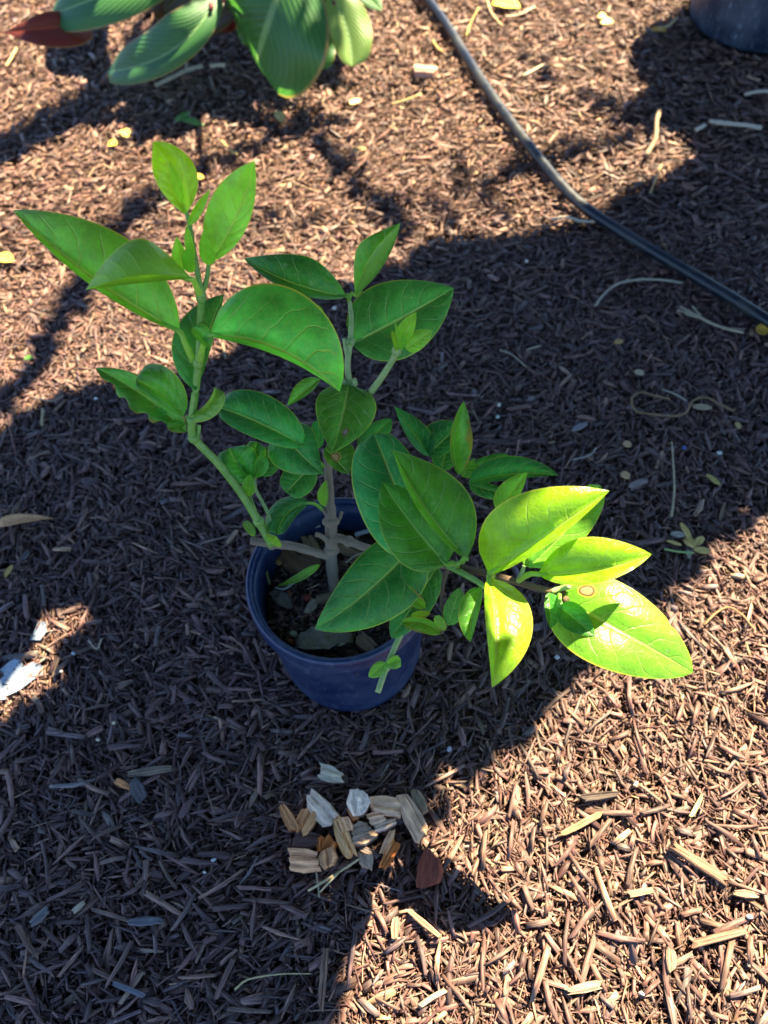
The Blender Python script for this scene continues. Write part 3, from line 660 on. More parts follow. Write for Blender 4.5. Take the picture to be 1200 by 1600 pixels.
# stray paler chips in the mulch
GRP = 'stray chips lying in the mulch'
for a in [
 (237, 1207, 62, 12, -8, (.22, .16, .11), 'long straw-grey chip on the dark shaded mulch', .4),
 (196, 1228, 24, 12, 30, TAN, 'small tan chip beside the flat dark grey flake', .4),
 (218, 1236, 34, 22, 62, (.12, .105, .10), 'flat dark grey bark flake in the shaded mulch', .25),
 (230, 1440, 50, 14, -3, (.15, .14, .15), 'grey square-ended chip in the lower shaded mulch', .35),
 (66, 1433, 34, 13, -42, (.17, .15, .14), 'short ridged grey chip near the edge of the view', .35),
 (127, 1418, 24, 8, -40, (.42, .33, .22), 'tiny pale-tan chip beside the ridged grey one', .4),
 (205, 1546, 50, 9, 22, (.16, .15, .17), 'slim slate-coloured chip low in the shaded mulch', .4),
 (1088, 1350, 100, 15, 32, (.19, .11, .07), 'longest brown chip lying diagonally in the sunlit mulch', .5),
 (905, 1290, 76, 11, -28, (.27, .16, .085), 'golden-brown chip pointing up in the sunlit mulch', .5),
 (1120, 1465, 80, 13, -14, (.22, .13, .085), 'broad light-brown chip near the white plastic bit', .5),
 (1045, 1500, 36, 16, 88, (.24, .15, .10), 'upright stubby tan chip in the sunlit mulch', .4),
 (910, 1543, 52, 16, -12, (.30, .19, .13), 'split pinkish-brown chip near the bottom of the sunlit mulch'.replace('near the bottom of', 'low in'), .4),
 (1085, 1262, 36, 7, -60, (.55, .42, .16), 'short yellow splinter in the sunlit mulch', .5),
 (935, 1246, 60, 12, -8, (.07, .05, .04), 'dark charcoal-brown stick in the sunlit mulch', .6),
 (1160, 1398, 34, 12, 6, (.26, .17, .11), 'light brown chip beside the long diagonal brown one', .4),
 (998, 1395, 38, 11, -10, (.28, .17, .11), 'reddish ridged chip in the middle of the sunlit mulch', .4),
 (506, 1530, 90, 11, 94, (.24, .14, .09), 'long upright brown chip at the edge of sun and shade', .5),
 (662, 1443, 60, 10, 40, (.26, .15, .09), 'brown chip crossing the leaf-shaped shadow', .5),
 (618, 1450, 34, 14, 92, (.28, .17, .11), 'bright chip catching sun beside the leaf-shaped shadow', .4),
 (664, 117, 34, 14, 3, (.42, .24, .18), 'pinkish flat chip in the sunlit mulch beside the hose', .3),
]:
    wood_chip(a[0], a[1], a[2], a[3], a[4], a[5], a[6], th=a[7], z=.006, group=GRP, taper=(random.uniform(.6, 1), random.uniform(.5, .95)))

def strand(name, pts, r, base, label, cat, dz=.006, taper=1.0, sides=7, extra=(), group=None, wob=.22, mat=None, lift=None):
    """twig, straw or vine lying on the mulch through photo pixels pts"""
    base = tuple(min(.8, c_*k_) for c_, k_ in zip(base, (1.0, .8, .58)))
    mt = mat or grain_mat(name+'_skin', base, contrast=.35, rough=.7, bump=.6)
    r = r*.85; P = [G(px+random.uniform(-1.5, 1.5), py+random.uniform(-1.5, 1.5), dz+(lift[i] if lift else random.uniform(-.001, .002))) for i, (px, py) in enumerate(pts)]
    org = P[0].copy(); org.z = 0; k = len(P)
    parts_ = [tube(P, [r*(1+(taper-1)*i/(k-1)) for i in range(k)], sides, 6, org, wob)]
    for e in extra:
        Q = [G(px, py, dz+.001) for px, py in e[0]]; parts_.append(tube(Q, [e[1], e[1]*.6], sides, 4, org, wob))
    v, f, u = join(parts_); o = obj(name, v, f, mt, None, uv=u); o.location = org
    return tag(o, label, cat, group)
TW = 'twigs and straws lying on the mulch'
strand('twig', [(930, 477), (944, 458), (965, 444), (1000, 437), (1035, 436), (1068, 441)], .0020, (.42, .44, .42), 'pale curved twig on shaded mulch just before the black hose', 'twig', group=TW)
strand('twig', [(1088, 492), (1108, 503), (1135, 513), (1162, 520)], .0022, (.42, .42, .36), 'short twig with a frayed white end near the hose', 'twig', group=TW,
       extra=[([(1090, 494), (1062, 479)], .0022), ([(1092, 496), (1070, 490)], .002), ([(1094, 494), (1082, 478)], .002), ([(1092, 495), (1058, 484)], .0016), ([(1135, 513), (1165, 514)], .001)])
strand('straw', [(1051, 690), (1053, 740), (1052, 775), (1050, 806)], .0011, (.46, .47, .38), 'straight upright straw on the shaded mulch above the dried sprig', 'straw', group=TW, taper=1.5)
strand('vine', [(1048, 622), (1020, 618), (1000, 614), (987, 624), (992, 640), (1015, 648), (1050, 651), (1072, 644), (1082, 626), (1104, 622), (1125, 632), (1150, 642)], .0017, (.26, .20, .13), 'brown curled tendril looped on the shaded mulch', 'tendril', group=TW)
strand('straw', [(1035, 607), (1055, 615), (1073, 626)], .0012, (.42, .45, .45), 'pale grey straw touching the looped tendril', 'straw', group=TW)
strand('stick', [(1031, 172), (1025, 190), (1026, 212), (1020, 228), (1010, 242)], .0042, (.30, .25, .20), 'thick grey bent stick half in the shade of the far pot', 'stick', dz=.009, group=TW, lift=[.012, .012, .006, 0, 0])
strand('stick', [(862, 343), (885, 340), (910, 344), (934, 346)], .0026, (.55, .56, .56), 'whitish stick lying under the bend of the hose', 'stick', group=TW)
strand('stick', [(1108, 190), (1135, 192), (1162, 196), (1190, 199)], .0040, (.60, .62, .62), 'bleached white stick lying beyond the hose in the far pot shade', 'stick', group=TW)
strand('stick', [(1087, 204), (1100, 196)], .004, (.60, .62, .62), 'stubby bleached stick end beside the longer white stick', 'stick', group=TW)
strand('stick', [(1165, 147), (1182, 144), (1215, 143)], .0036, (.48, .50, .50), 'pale stick nearest to the far pot', 'stick', group=TW)
strand('stick', [(244, 134), (268, 122), (290, 110), (316, 104)], .0045, (.46, .46, .45), 'pale branching stick lying in the shade under the broad leaves', 'stick', group=TW, extra=[([(290, 110), (292, 98)], .002)])
strand('stick', [(330, 104), (352, 100)], .0045, (.55, .54, .5), 'short whitish stick end under the broad leaves', 'stick', group=TW)
strand('stick', [(238, 85), (258, 78), (278, 76)], .0045, (.42, .42, .42), 'grey arched stick close under the red plant', 'stick', group=TW)
strand('straw', [(480, 1393), (510, 1375), (536, 1358), (561, 1342)], .0012, (.62, .62, .45), 'forked pale straw lying against the wood chip heap', 'straw', group=TW, dz=.010, extra=[([(530, 1362), (500, 1394)], .0012)])
strand('straw', [(495, 1361), (498, 1402)], .0009, (.48, .5, .42), 'single straw crossing under the forked one', 'straw', group=TW)
strand('straw', [(366, 1547), (382, 1532), (405, 1525), (440, 1523), (489, 1522)], .0011, (.60, .58, .38), 'thin curved yellowish straw on the lower shaded mulch', 'straw', group=TW, taper=.5)
strand('straw', [(1015, 302), (1024, 280), (1034, 258)], .0018, (.62, .50, .26), 'yellow straw in a sunny patch between two shadows', 'straw', group=TW)
strand('straw', [(728, 58), (737, 32), (748, 10)], .0018, (.55, .42, .18), 'golden straw lying alongside the hose', 'straw', group=TW)
strand('straw', [(762, 0), (768, 20), (785, 42)], .0024, (.60, .50, .34), 'arched cream straw on the sunlit mulch', 'straw', group=TW)
strand('straw', [(790, 25), (812, 24), (835, 12)], .0022, (.70, .68, .62), 'whitish curved straw beside a yellow leaf', 'straw', group=TW)
strand('straw', [(818, 118), (838, 108), (852, 100)], .0026, (.70, .66, .56), 'short white straw in full sun beyond the hose', 'straw', group=TW)
strand('straw', [(1030, 45), (1046, 38), (1058, 28)], .0026, (.66, .62, .44), 'cream straw in the sun before the far pot', 'straw', group=TW)
strand('straw', [(612, 163), (635, 155), (660, 147)], .0020, (.58, .46, .26), 'tan straw on sunlit mulch at the near side of the hose', 'straw', group=TW)
strand('straw', [(346, 221), (358, 232), (371, 243)], .0028, (.55, .45, .22), 'thick yellow straw behind the tallest leaves', 'straw', group=TW)
strand('straw', [(10, 105), (18, 90), (26, 76)], .0028, (.58, .45, .26), 'short tan straw beside the reddish leaf', 'straw', group=TW)
strand('straw', [(675, 65), (683, 75), (690, 82)], .0026, (.55, .42, .18), 'stubby yellow straw close to the hose', 'straw', group=TW)
strand('straw', [(66, 640), (64, 665)], .0020, (.42, .42, .3), 'short pale straw on the shaded mulch beside the sunny area', 'straw', group=TW)
strand('straw', [(55, 620), (80, 627), (100, 618)], .0014, (.32, .30, .28), 'thin dark-grey twig at the edge of the sunny area', 'twig', group=TW)
strand('twig', [(138, 1000), (150, 1014), (158, 996)], .0012, (.42, .42, .4), 'bent grey twig on shaded mulch near the white scraps', 'twig', group=TW)
strand('straw', [(822, 548), (845, 540)], .0013, (.42, .44, .42), 'short pale straw on shaded mulch left of nothing'.replace(' left of nothing', ' beyond the plant'), 'straw', group=TW)
strand('straw', [(780, 545), (800, 556), (822, 574)], .0011, (.36, .37, .36), 'fine grey straw on shaded mulch behind the plant', 'straw', group=TW)
strand('twig', [(895, 718), (912, 716), (924, 708), (930, 698)], .0011, (.32, .36, .42), 'fine bent bluish twig beyond the sunlit leaves', 'twig', group=TW)
strand('twig', [(1032, 370), (1038, 385), (1046, 398)], .0014, (.26, .19, .12), 'small brown twig under the hose edge', 'twig', group=TW)
strand('twig', [(1100, 975), (1118, 958), (1140, 950), (1160, 962), (1180, 985)], .0013, (.30, .2, .13), 'thin brown twig arching over the sunlit mulch edge', 'twig', group=TW)
strand('stick', [(430, 366+100), (405, 474)], .0012, (.3, .2, .12), 'tiny brown twig on the sunny mulch behind the leaves', 'twig', group=TW)

# flat fallen leaves, scraps, pebbles
def scrap(name, px, py, ln, wd, ang, col, label, cat, curl=.25, dz=.007, group=None, rough=.6, a=.5, b=.6, notch=0, seed=1, th=.0006, lift=.0, rumple=.03):
    q = random.Random(seed+int(px)); c = G(px, py); an = R_(ang); p2 = G(px+math.cos(an)*15, py+math.sin(an)*15); d = p2-c; yaw = math.atan2(d.y, d.x)
    Lm = ln*d.length/15; p3 = G(px-math.sin(an)*15, py+math.cos(an)*15); Wm = wd*(p3-c).length/15
    V, U, F = [], [], []; ns, m_ = 10, 3; q2_ = [[q.uniform(-rumple, rumple) for _ in range(2*m_+2)] for _ in range(ns+1)]; cols = 2*m_+1; mxp = (a/(a+b))**a*(b/(a+b))**b
    for lay in (1, 0):
        for i in range(ns+1):
            s = i/ns; pf = max(s, .02)**a*max(1-s, .01)**b/mxp
            for j in range(-m_, m_+1):
                g = j/m_; e = 1-(notch*q.random() if abs(j) == m_ else 0)
                V.append(Vector(((s-.5)*Lm, g*Wm/2*pf*e, curl*Wm*(g*g*pf*.6)+lift*math.sin(s*3)+q2_[i][j]*Wm+(0 if lay else -th))))
                U.append((s, g))
    N = (ns+1)*cols
    for i in range(ns):
        for j in range(cols-1):
            p = i*cols+j; F.append((p, p+cols, p+cols+1, p+1)[::-1]); F.append((N+p, N+p+1, N+p+cols+1, N+p+cols)[::-1])
    edge = [i*cols for i in range(ns+1)]+[ns*cols+j for j in range(1, cols)]+[i*cols+cols-1 for i in range(ns-1, -1, -1)]+[j for j in range(cols-2, 0, -1)]
    for k in range(len(edge)):
        x, y = edge[k], edge[(k+1) % len(edge)]; F.append((x, y, y+N, x+N))
    col = tuple(min(.8, c_*k_) for c_, k_ in zip(col, (.98, .82, .72)))
    key = ('s',)+tuple(col)
    if key not in M: M[key] = plain_mat('dry_leaf_skin', tuple(x*.75 for x in col), tuple(min(1, x*1.2) for x in col), 260, rough, .4, .4, .0006)
    o = obj(name, V, F, M[key], None, uv=U); o.location = c+Vector((0, 0, dz)); o.rotation_euler = (q.uniform(-.1, .1), q.uniform(-.1, .1), yaw)
    return tag(o, label, cat, group)
LV = 'small fallen leaves on the mulch'
YEL = (.62, .42, .05); LIME = (.66, .55, .18); STR = (.62, .46, .24)
for a in [
 (1188, 522, 20, 16, 10, YEL, 'yellow dried leaf on the shaded mulch by the end of the hose'),
 (12, 410, 26, 16, 20, (.62, .50, .08), 'bright yellow leaf on the sunlit mulch beside the long pointed leaf tip'),
 (790, 14, 44, 16, 8, (.55, .55, .05), 'large yellow-green leaf on the far sunlit mulch'),
 (940, 33, 14, 10, 0, (.66, .55, .16), 'small yellow leaf in the sun before the far pot'),
 (947, 41, 20, 9, 0, (.60, .52, .20), 'dull yellow leaf just under the small yellow one'),
 (1028, 53, 24, 8, 5, (.65, .42, .06), 'orange-yellow leaf in the sun before the far pot'),
 (198, 214, 16, 14, 60, (.55, .50, .10), 'yellow leaf at the sunny corner of the big shadow'),
 (178, 231, 14, 10, 0, (.60, .55, .06), 'small lemon-yellow leaf near the big shadow corner'),
 (438, 188, 16, 14, 60, (.60, .48, .18), 'cream-yellow leaf beyond the plant in half shade'),
 (556, 165, 20, 8, -30, (.60, .45, .22), 'tan leaf on sunlit mulch beyond the plant'),
 (965, 540, 14, 8, -15, (.50, .36, .12), 'ochre leaf scrap on the shaded mulch'),
 (18, 896, 22, 7, -60, (.50, .40, .10), 'yellowish leaf sliver on the shaded mulch'),
 (562, 240, 22, 8, -20, (.56, .42, .16), 'golden sliver on sunlit mulch behind the middle leaves'),
 (310, 283, 20, 9, 5, (.66, .45, .05), 'orange-yellow leaf between the two tallest leaves'),
 (978, 700, 14, 10, 20, STR, 'pale star-shaped leaf scrap, lying alone'.replace(', lying alone', ' on shaded mulch')),
 (975, 748, 16, 12, 40, STR, 'round straw-coloured leaf scrap beyond the sunlit leaves'),
 (1150, 670, 12, 7, 60, (.52, .44, .18), 'tiny yellow leaf scrap in the shade'),
 (1112, 755, 28, 7, 35, (.48, .44, .14), 'narrow yellowish leaf on the shaded mulch'),
 (997, 588, 16, 8, 10, (.52, .46, .30), 'pale leaf scrap above the looped tendril'),
 (1095, 642, 30, 9, 4, (.45, .38, .24), 'light brown leaf at the end of the looped tendril'),
 (905, 672, 26, 9, -25, (.28, .28, .30), 'greyish dry leaf beyond the sunlit leaves'),
 (995, 760, 30, 10, -20, (.30, .27, .26), 'dull grey-brown dry leaf on the shaded mulch'),
]:
    scrap('fallen_leaf', a[0], a[1], a[2], a[3], a[4], a[5], a[6], 'leaf', group=LV, seed=int(a[0]))
scrap('fallen_leaf', 44, 820, 84, 16, -7, (.66, .42, .20), 'long horn-shaped tan leaf curled on the shaded mulch', 'leaf', curl=.7, group=LV, a=.3, b=.9, lift=.004)
for k, (px, py, ln, wd, an, lb) in enumerate([(300, 196, 40, 9, 15, 'fresh green leaf sprig blade in the shade beyond the tallest leaves'), (288, 188, 26, 9, -30, 'small green blade beside the longer green one in the shade'), (277, 90, 13, 15, 90, 'tiny bright green leaf under the broad leaves'), (48, 565, 14, 7, 0, 'tiny dark green leaf bit on the sunlit mulch')]):
    scrap('fallen_leaf', px, py, ln, wd, an, (.10, .30, .06), lb, 'leaf', group=LV)
# dried five-leaf sprig
sp = empty('dried_sprig', G(1068, 860, 0), 'dried yellow-green sprig with small round leaflets on shaded mulch', 'sprig')
def sprig_leaf(px, py, ln, wd, ang, c):
    o = scrap('leaflet', px, py, ln, wd, ang, c, None, None, dz=.010); o.location -= sp.location; o.parent = sp
for a in [(1068, 838, 34, 9, 62, LIME), (1074, 855, 22, 15, 40, LIME), (1088, 852, 18, 12, -40, LIME), (1093, 867, 26, 10, 6, LIME), (1055, 842, 22, 9, 10, (.35, .38, .34)), (1050, 855, 24, 5, 16, LIME), (1072, 872, 14, 7, 80, (.34, .38, .3))]: sprig_leaf(*a)
P = [G(1038, 858, .009), G(1062, 862, .010), G(1084, 864, .010)]
v, f, u = tube(P, [.0012]*3, 6, 4, sp.location); obj('stalk', v, f, M['stem_pale'], sp, uv=u)

# white scraps showing through the mulch where a fleck of sun falls
t = NT('white_scrap'); n = t.noise(300, t.ocoord(), 3); M['white'] = t.done(t.mix(t.ramp(n, .35, .7), (.28, .36, .42), (.42, .48, .52)), .5, t.bump(n, .3, .001), .4)
def sheet_scrap(pts, label, dz=-.001, name='paper_scrap'):
    c = G(sum(p[0] for p in pts)/len(pts), sum(p[1] for p in pts)/len(pts), dz); org = c.copy(); top = [G(x, y, dz+.003*random.random())-org for x, y in pts]
    n_ = len(top); V = [Vector((0, 0, .002))]+top+[p-Vector((0, 0, .0015)) for p in top]+[Vector((0, 0, -.001))]
    F = [(0, 1+k, 1+(k+1) % n_)[::-1] for k in range(n_)]+[(1+k, 1+(k+1) % n_, 1+n_+(k+1) % n_, 1+n_+k)[::-1] for k in range(n_)]+[(2*n_+1, 1+n_+(k+1) % n_, 1+n_+k)[::-1] for k in range(n_)]
    o = obj(name, V, F, M['white'], None); o.location = org; return tag(o, label, 'paper scrap', 'white scraps in the mulch')
sheet_scrap([(-6, 1052), (14, 1034), (30, 1026), (36, 1040), (50, 1034), (66, 1040), (66, 1054), (50, 1062), (30, 1078), (4, 1090), (-8, 1088)], 'large torn bluish-white scrap at the edge of the view, buried in mulch', -.001)
sheet_scrap([(46, 1000), (54, 984), (60, 970), (74, 972), (72, 986), (62, 1000)], 'smaller bluish-white torn scrap just beyond the large one', -.0005)
sheet_scrap([(-6, 1082), (6, 1084), (10, 1092), (-6, 1094)], 'tiny white scrap below the large torn one', 0)
# little pale pebbles and crumbs
def pebble(px, py, r, col, label, cat='pebble', name='pebble', z=.006, group='pale pebbles and crumbs in the mulch', loc=None):
    import bmesh
    bm = bmesh.new(); bmesh.ops.create_icosphere(bm, subdivisions=2, radius=1); q = random.Random(int(px*3+py))
    c = loc or G(px, py); mpp = frame_dirs(c)[0]; R0 = r*mpp*(.62 if loc is None else 1); col = tuple(x*y for x, y in zip(col, (1.05, .95, .80)))
    sx, sy, sz = q.uniform(.8, 1.2), q.uniform(.6, 1), q.uniform(.5, .8)
    for v_ in bm.verts: v_.co = Vector((v_.co.x*sx, v_.co.y*sy, v_.co.z*sz))*R0*q.uniform(.82, 1.12)
    me = bpy.data.meshes.new(name); bm.to_mesh(me); bm.free(); key = ('p',)+tuple(col)
    if key not in M: M[key] = plain_mat('stone', tuple(x*.7 for x in col), tuple(min(1, x*1.15) for x in col), 300, .7, .4, .5, .001)
    me.materials.append(M[key]); o = bpy.data.objects.new(name, me); COL.objects.link(o); o.location = c+Vector((0, 0, z if not loc else 0)); o.rotation_euler = (0, 0, q.uniform(0, 6))
    return tag(o, label, cat, group)
for a in [(777, 656, 6, (.45, .60, .60), 'pale turquoise pebble on shaded mulch beyond the plant'), (779, 637, 6, (.50, .52, .48), 'whitish pebble just beyond the turquoise one'), (822, 413, 6, (.60, .62, .65), 'white pebble on shaded mulch toward the hose'),
          (702, 1173, 6, (.40, .42, .55), 'bluish-white pebble on shaded mulch near the pot'), (152, 627, 5, (.6, .65, .75), 'white crumb at the sun edge beside the curled leaf'), (99, 1052, 4, (.65, .7, .75), 'tiny white crumb beside the torn scraps'),
          (336, 1345, 6, (.42, .50, .60), 'pale blue crumb in the lower shaded mulch'), (322, 1364, 5, (.50, .56, .62), 'second pale blue crumb, nearest the forked straw'.replace('second pale', 'smaller pale')), (991, 1227, 7, (.35, .36, .40), 'grey pebble in the sunlit mulch'),
          (1000, 1552, 7, (.62, .62, .62), 'white lump low in the sunlit mulch'), (1167, 1433, 8, (.75, .78, .78), 'white plastic bit in the sunlit mulch'), (523, 486, 6, (.66, .66, .64), 'white pebble between the middle leaves'),
          (156, 1158, 6, (.55, .52, .42), 'cream crumb in the dark shaded mulch'), (181, 1132, 6, (.60, .55, .40), 'pale yellow crumb in the dark shaded mulch'), (118, 1024, 6, (.35, .45, .62), 'blue-white crumb near the bent grey twig'),
          (869, 1030, 6, (.5, .53, .6), 'pale crumb under the sunlit leaf'), (1067, 704, 6, (.05, .12, .45), 'small blue plastic crumb on the shaded mulch'), (1122, 712, 6, (.5, .58, .6), 'pale grey pebble on shaded mulch near the straw')]:
    pebble(a[0], a[1], a[2], a[3], a[4])
# litter on the soil inside the pot
def in_pot(px, py, z): return W(px, py, z)
GP = 'litter lying on the potting soil'
def pot_bit(fn, px, py, z, *a, **k):
    o = fn(px, py, *a, **k); o.location = W(px, py, z); return o
o = scrap('dry_leaf', 507, 1000, 88, 40, -4, (.26, .25, .20), 'crumpled grey dry leaf on the soil against the near rim of the pot', 'leaf', curl=.35, notch=.35, rumple=.10, group=GP, a=.3, b=.35, lift=.004); o.location = W(507, 1003, SZ+.010)
o.scale = (.84, .84, 1.2)
o = scrap('dry_leaf', 440, 935, 40, 24, 40, (.16, .15, .14), 'slate-grey dry leaf near the left side of the soil in the pot', 'leaf', curl=.3, notch=.3, rumple=.12, group=GP, a=.4, b=.4); o.location = W(440, 937, SZ+.008); o.scale = (.84, .84, 1)
for a in [(487, 852, 30, 20, 60, (.30, .20, .11), 'upright tan wood chip behind the branch in the pot'), (487, 948, 22, 13, 120, (.38, .29, .20), 'small pale chip in the middle of the potting soil'), (571, 1006, 32, 22, 40, (.30, .18, .11), 'brown-tan chip against the near rim beside the grey dry leaf'),
          (455, 878, 40, 26, 50, (.22, .12, .06), 'brown bark piece on the soil under the branch'), (510, 935, 34, 14, -12, (.22, .15, .09), 'long brown chip at the foot of the trunk'), (545, 860, 36, 16, 20, (.34, .22, .12), 'tan chip on the soil beyond the trunk'), (482, 880, 34, 22, 20, (.20, .11, .06), 'rusty bark piece left of the trunk'.replace('left of', 'beside'))]:
    o = wood_chip(a[0], a[1], a[2], a[3], a[4], a[5], a[6], th=.3, group=GP); o.location = W(a[0], a[1], SZ+.007); o.scale = (.84, .84, .84)
for a in [(480, 934, 8, (.22, .05, .03), 'reddish berry-like pebble on the potting soil'), (450, 930, 10, (.14, .05, .045), 'dark red pebble beside the slate-grey dry leaf'), (459, 991, 8, (.45, .44, .30), 'pale seed husk on the soil near the grey dry leaf'), (455, 1003, 6, (.30, .07, .03), 'small orange-red crumb by the near rim in the pot'), (436, 878, 7, (.42, .26, .08), 'yellow-brown crumb on the soil by the wall of the pot')]:
    pebble(a[0], a[1], a[2], a[3], a[4], group=GP, loc=W(a[0], a[1], SZ+.006))
for pts, r, c, lb in [([(556, 835), (566, 832), (580, 828)], .0024, (.36, .37, .38), 'cut grey stick poking up behind the trunk in the pot'), ([(482, 826), (500, 821)], .0016, (.30, .31, .33), 'thin grey stick in the back of the pot'), ([(540, 880), (555, 868), (575, 862)], .0012, (.42, .33, .22), 'tan straw lying on the soil beside the trunk'),
                      ([(419, 868), (416, 890), (421, 912)], .0010, (.32, .3, .1), 'yellowish root hanging inside the pot wall'), ([(430, 918), (445, 920), (462, 908)], .0012, (.42, .42, .34), 'pale root curl on the soil')]:
    P = [W(x, y, SZ+.010+.004*i) for i, (x, y) in enumerate(pts)]; v, f, u = tube(P, [r]*len(P), 7, 5, P[0]); o = obj('stick', v, f, grain_mat('stick_skin', c), None, uv=u); o.location = P[0]; tag(o, lb, 'stick', GP)

# ------------------------------------------------------------------ the irrigation hose
t = NT('hose_rubber'); oc = t.ocoord(); n = t.noise(25, oc, 5, .65); n2 = t.noise(500, oc, 2)
M['hose'] = t.done(t.mix(t.ramp(n, .45, .75), (.006, .009, .016), (.045, .045, .035)), t.ramp(n, .3, .7, .3, .5), t.bump(n2, .1, .0004), .5)
hp = [(560, -160), (625, -60), (668, -2), (700, 42), (728, 88), (758, 134), (790, 180), (822, 222), (852, 260), (884, 297), (915, 325), (955, 352), (1000, 380), (1050, 410), (1100, 440), (1150, 470), (1200, 502), (1290, 560), (1420, 640)]
P = [G(x, y, .0110) for x, y in hp]; org = P[6].copy(); org.z = 0
v, f, u = tube(P, [.0084]*len(P), 20, 6, org, 0, 1, True); o = obj('garden_hose', v, f, M['hose'], None, uv=u); o.location = org
tag(o, 'black rubber irrigation hose curving across the mulch behind the plant', 'hose')

# ------------------------------------------------------------------ second pot
p2 = empty('plant_pot', (POT2.x, POT2.y, 0), 'large weathered blue-black nursery pot standing on the mulch beyond the hose', 'plant pot')
B2, R2, H2 = .136, .158, .27
body = [(0, .004), (B2-.02, .004), (B2-.012, 0), (B2-.004, .001), (B2, .008), (B2+.001, .02), (B2+.003, .03), (R2-.006, H2-.04), (R2-.004, H2-.036), (R2-.003, H2-.03), (R2-.006, H2-.004), (R2-.010, H2-.004), (R2-.012, H2-.03), (B2-.002, .02)]
v, f, u = lathe(body, 80); obj('pot_body', v, f, M['pot2'], p2, uv=u)
rim = [(R2-.002, H2-.03)]+[(R2-.003+.006*math.cos(-1.7+i/12*4.9), H2-.006+.008*math.sin(-1.7+i/12*4.9)) for i in range(13)]
v, f, u = lathe(rim, 80); obj('rim', v, f, M['pot2'], p2, uv=u)
v, f, u = lumpy_disc(POT2, R2-.016, .235, .004, 9, 12, 40); o = obj('potting_soil', v, f, M['soil'], None, uv=u); o.location = (POT2.x, POT2.y, 0); tag(o, 'dark soil inside the large weathered pot', 'soil', kind='stuff')

# ------------------------------------------------------------------ canna-like plant with broad ribbed leaves
t = NT('broad_ribbed_leaf'); sep = t.n('SeparateXYZ'); t.t.links.new(t.uvcoord(), sep.inputs[0]); u_ = sep.outputs[0]; v_ = t.math('MULTIPLY_ADD', sep.outputs[1], 2.0, -1.0); av = t.math('ABSOLUTE', v_)
oc = t.ocoord(); oi = t.n('ObjectInfo'); so_ = t.n('SeparateColor'); t.t.links.new(oi.outputs['Color'], so_.inputs[0])
rib = t.math('SINE', t.math('MULTIPLY', t.math('SUBTRACT', u_, t.math('MULTIPLY', av, .55)), 260.0)); rib2 = t.math('SINE', t.math('MULTIPLY', t.math('SUBTRACT', u_, t.math('MULTIPLY', av, .55)), 80.0))
g = t.mix(so_.outputs[0], (.035, .13, .035), (.11, .012, .010)); g = t.mix(so_.outputs[1], g, (.22, .33, .07))
g = t.mix(t.ramp(t.math('ADD', rib2, t.math('MULTIPLY', t.noise(14, oc, 4), 2.0)), 0, 2.2, 0, .16), g, t.mix(so_.outputs[0], (.13, .27, .08), (.16, .03, .015)))
g = t.mix(t.ramp(av, .03, .07, .8, 0), g, t.mix(so_.outputs[0], (.2, .34, .13), (.25, .05, .03)))
g = t.mix(t.math('MULTIPLY', t.ramp(av, .93, .97), .6), g, (.35, .2, .09))
hh = t.math('ADD', t.math('MULTIPLY', rib, .25), t.math('ADD', rib2, t.noise(30, oc, 3))); nb = t.bump(hh, .3, .0012)
t.done(g, .42, nb, .45); tr = t.n('BsdfTranslucent'); t.t.links.new(t.mix(1.0, g, (2, 2.1, 1), 'MULTIPLY'), tr.inputs[0]); mx = t.n('MixShader'); mx.inputs[0].default_value = .32
t.t.links.new(t.b.outputs[0], mx.inputs[1]); t.t.links.new(tr.outputs[0], mx.inputs[2]); t.t.links.new(mx.outputs[0], t.out.inputs[0]); M['canna'] = t.m
M['red_stalk'] = plain_mat('red_stalk', (.10, .012, .012), (.20, .035, .03), 60, .45)
CN = G(345, -95); canna = empty('broad_leaved_plant', CN, 'red-stemmed plant with broad ribbed green and maroon leaves overhanging the far mulch', 'plant')
def CL(*a, red=0, pale=0, **k):
    o = leaf(*a, parent=canna, org=CN, mat='canna', n=26, m=8, **k); o.color = (red, pale, 0, 1); return o
CL((275, -52), (78, 24), 50, 44, .17, .12, dL=-14, dR=6, bow=.02, a=.42, b=.42, wave=.05, cup=.1)
CL((310, -50), (140, 24), 40, 26, .18, .085, dL=14, dR=6, bend=-14, a=.5, b=.48, pale=.45, wave=.06)
CL((345, -24), (168, 112), 30, 54, .16, .045, dL=-10, dR=16, bend=36, bow=.01, a=.55, b=.30, wave=.05)
CL((138, 38), (6, 50), 36, 28, .10, .12, dL=4, dR=10, bend=0, bow=.01, a=.42, b=.75, red=.95, wave=.04)
CL((372, 6), (280, 46), 24, 22, .12, .06, bend=8, red=.7, a=.5, b=.45)
CL((458, -62), (400, 98), 112, 112, .19, .05, dL=-10, dR=-14, bend=-4, bow=.018, a=.66, b=.36, wave=.10)
CL((512, -14), (497, 112), 30, 44, .14, .045, dL=6, dR=-14, bend=-8, a=.7, b=.34, wave=.16)
CL((516, -10), (550, 104), 40, 26, .15, .07, dL=4, dR=10, bend=8, a=.4, b=.42, pale=.65, wave=.07)
CL((545, -30), (597, 16), 18, 16, .12, .10, a=.4, b=.5)
CL((470, -10), (362, 14), 30, 34, .15, .13, red=.2, a=.4, b=.5)
CL((372, -40), (345, 26), 36, 32, .12, .07, red=1, a=.4, b=.5)
CL((400, -40), (270, 14), 26, 34, .11, .08, red=.9, a=.4, b=.5)
CL((300, -30), (255, 20), 26, 24, .13, .08, red=.6, a=.4, b=.5)
CL((395, -20), (372, 58), 30, 24, .13, .05, dL=-8, dR=10, a=.6, b=.4, wave=.12, bend=8)
CL((300, -14), (322, 34), 26, 24, .10, .05, red=.95, a=.5, b=.4, wave=.1)
CL((360, -20), (352, 52), 22, 20, .09, .04, red=1, a=.5, b=.45, wave=.1)
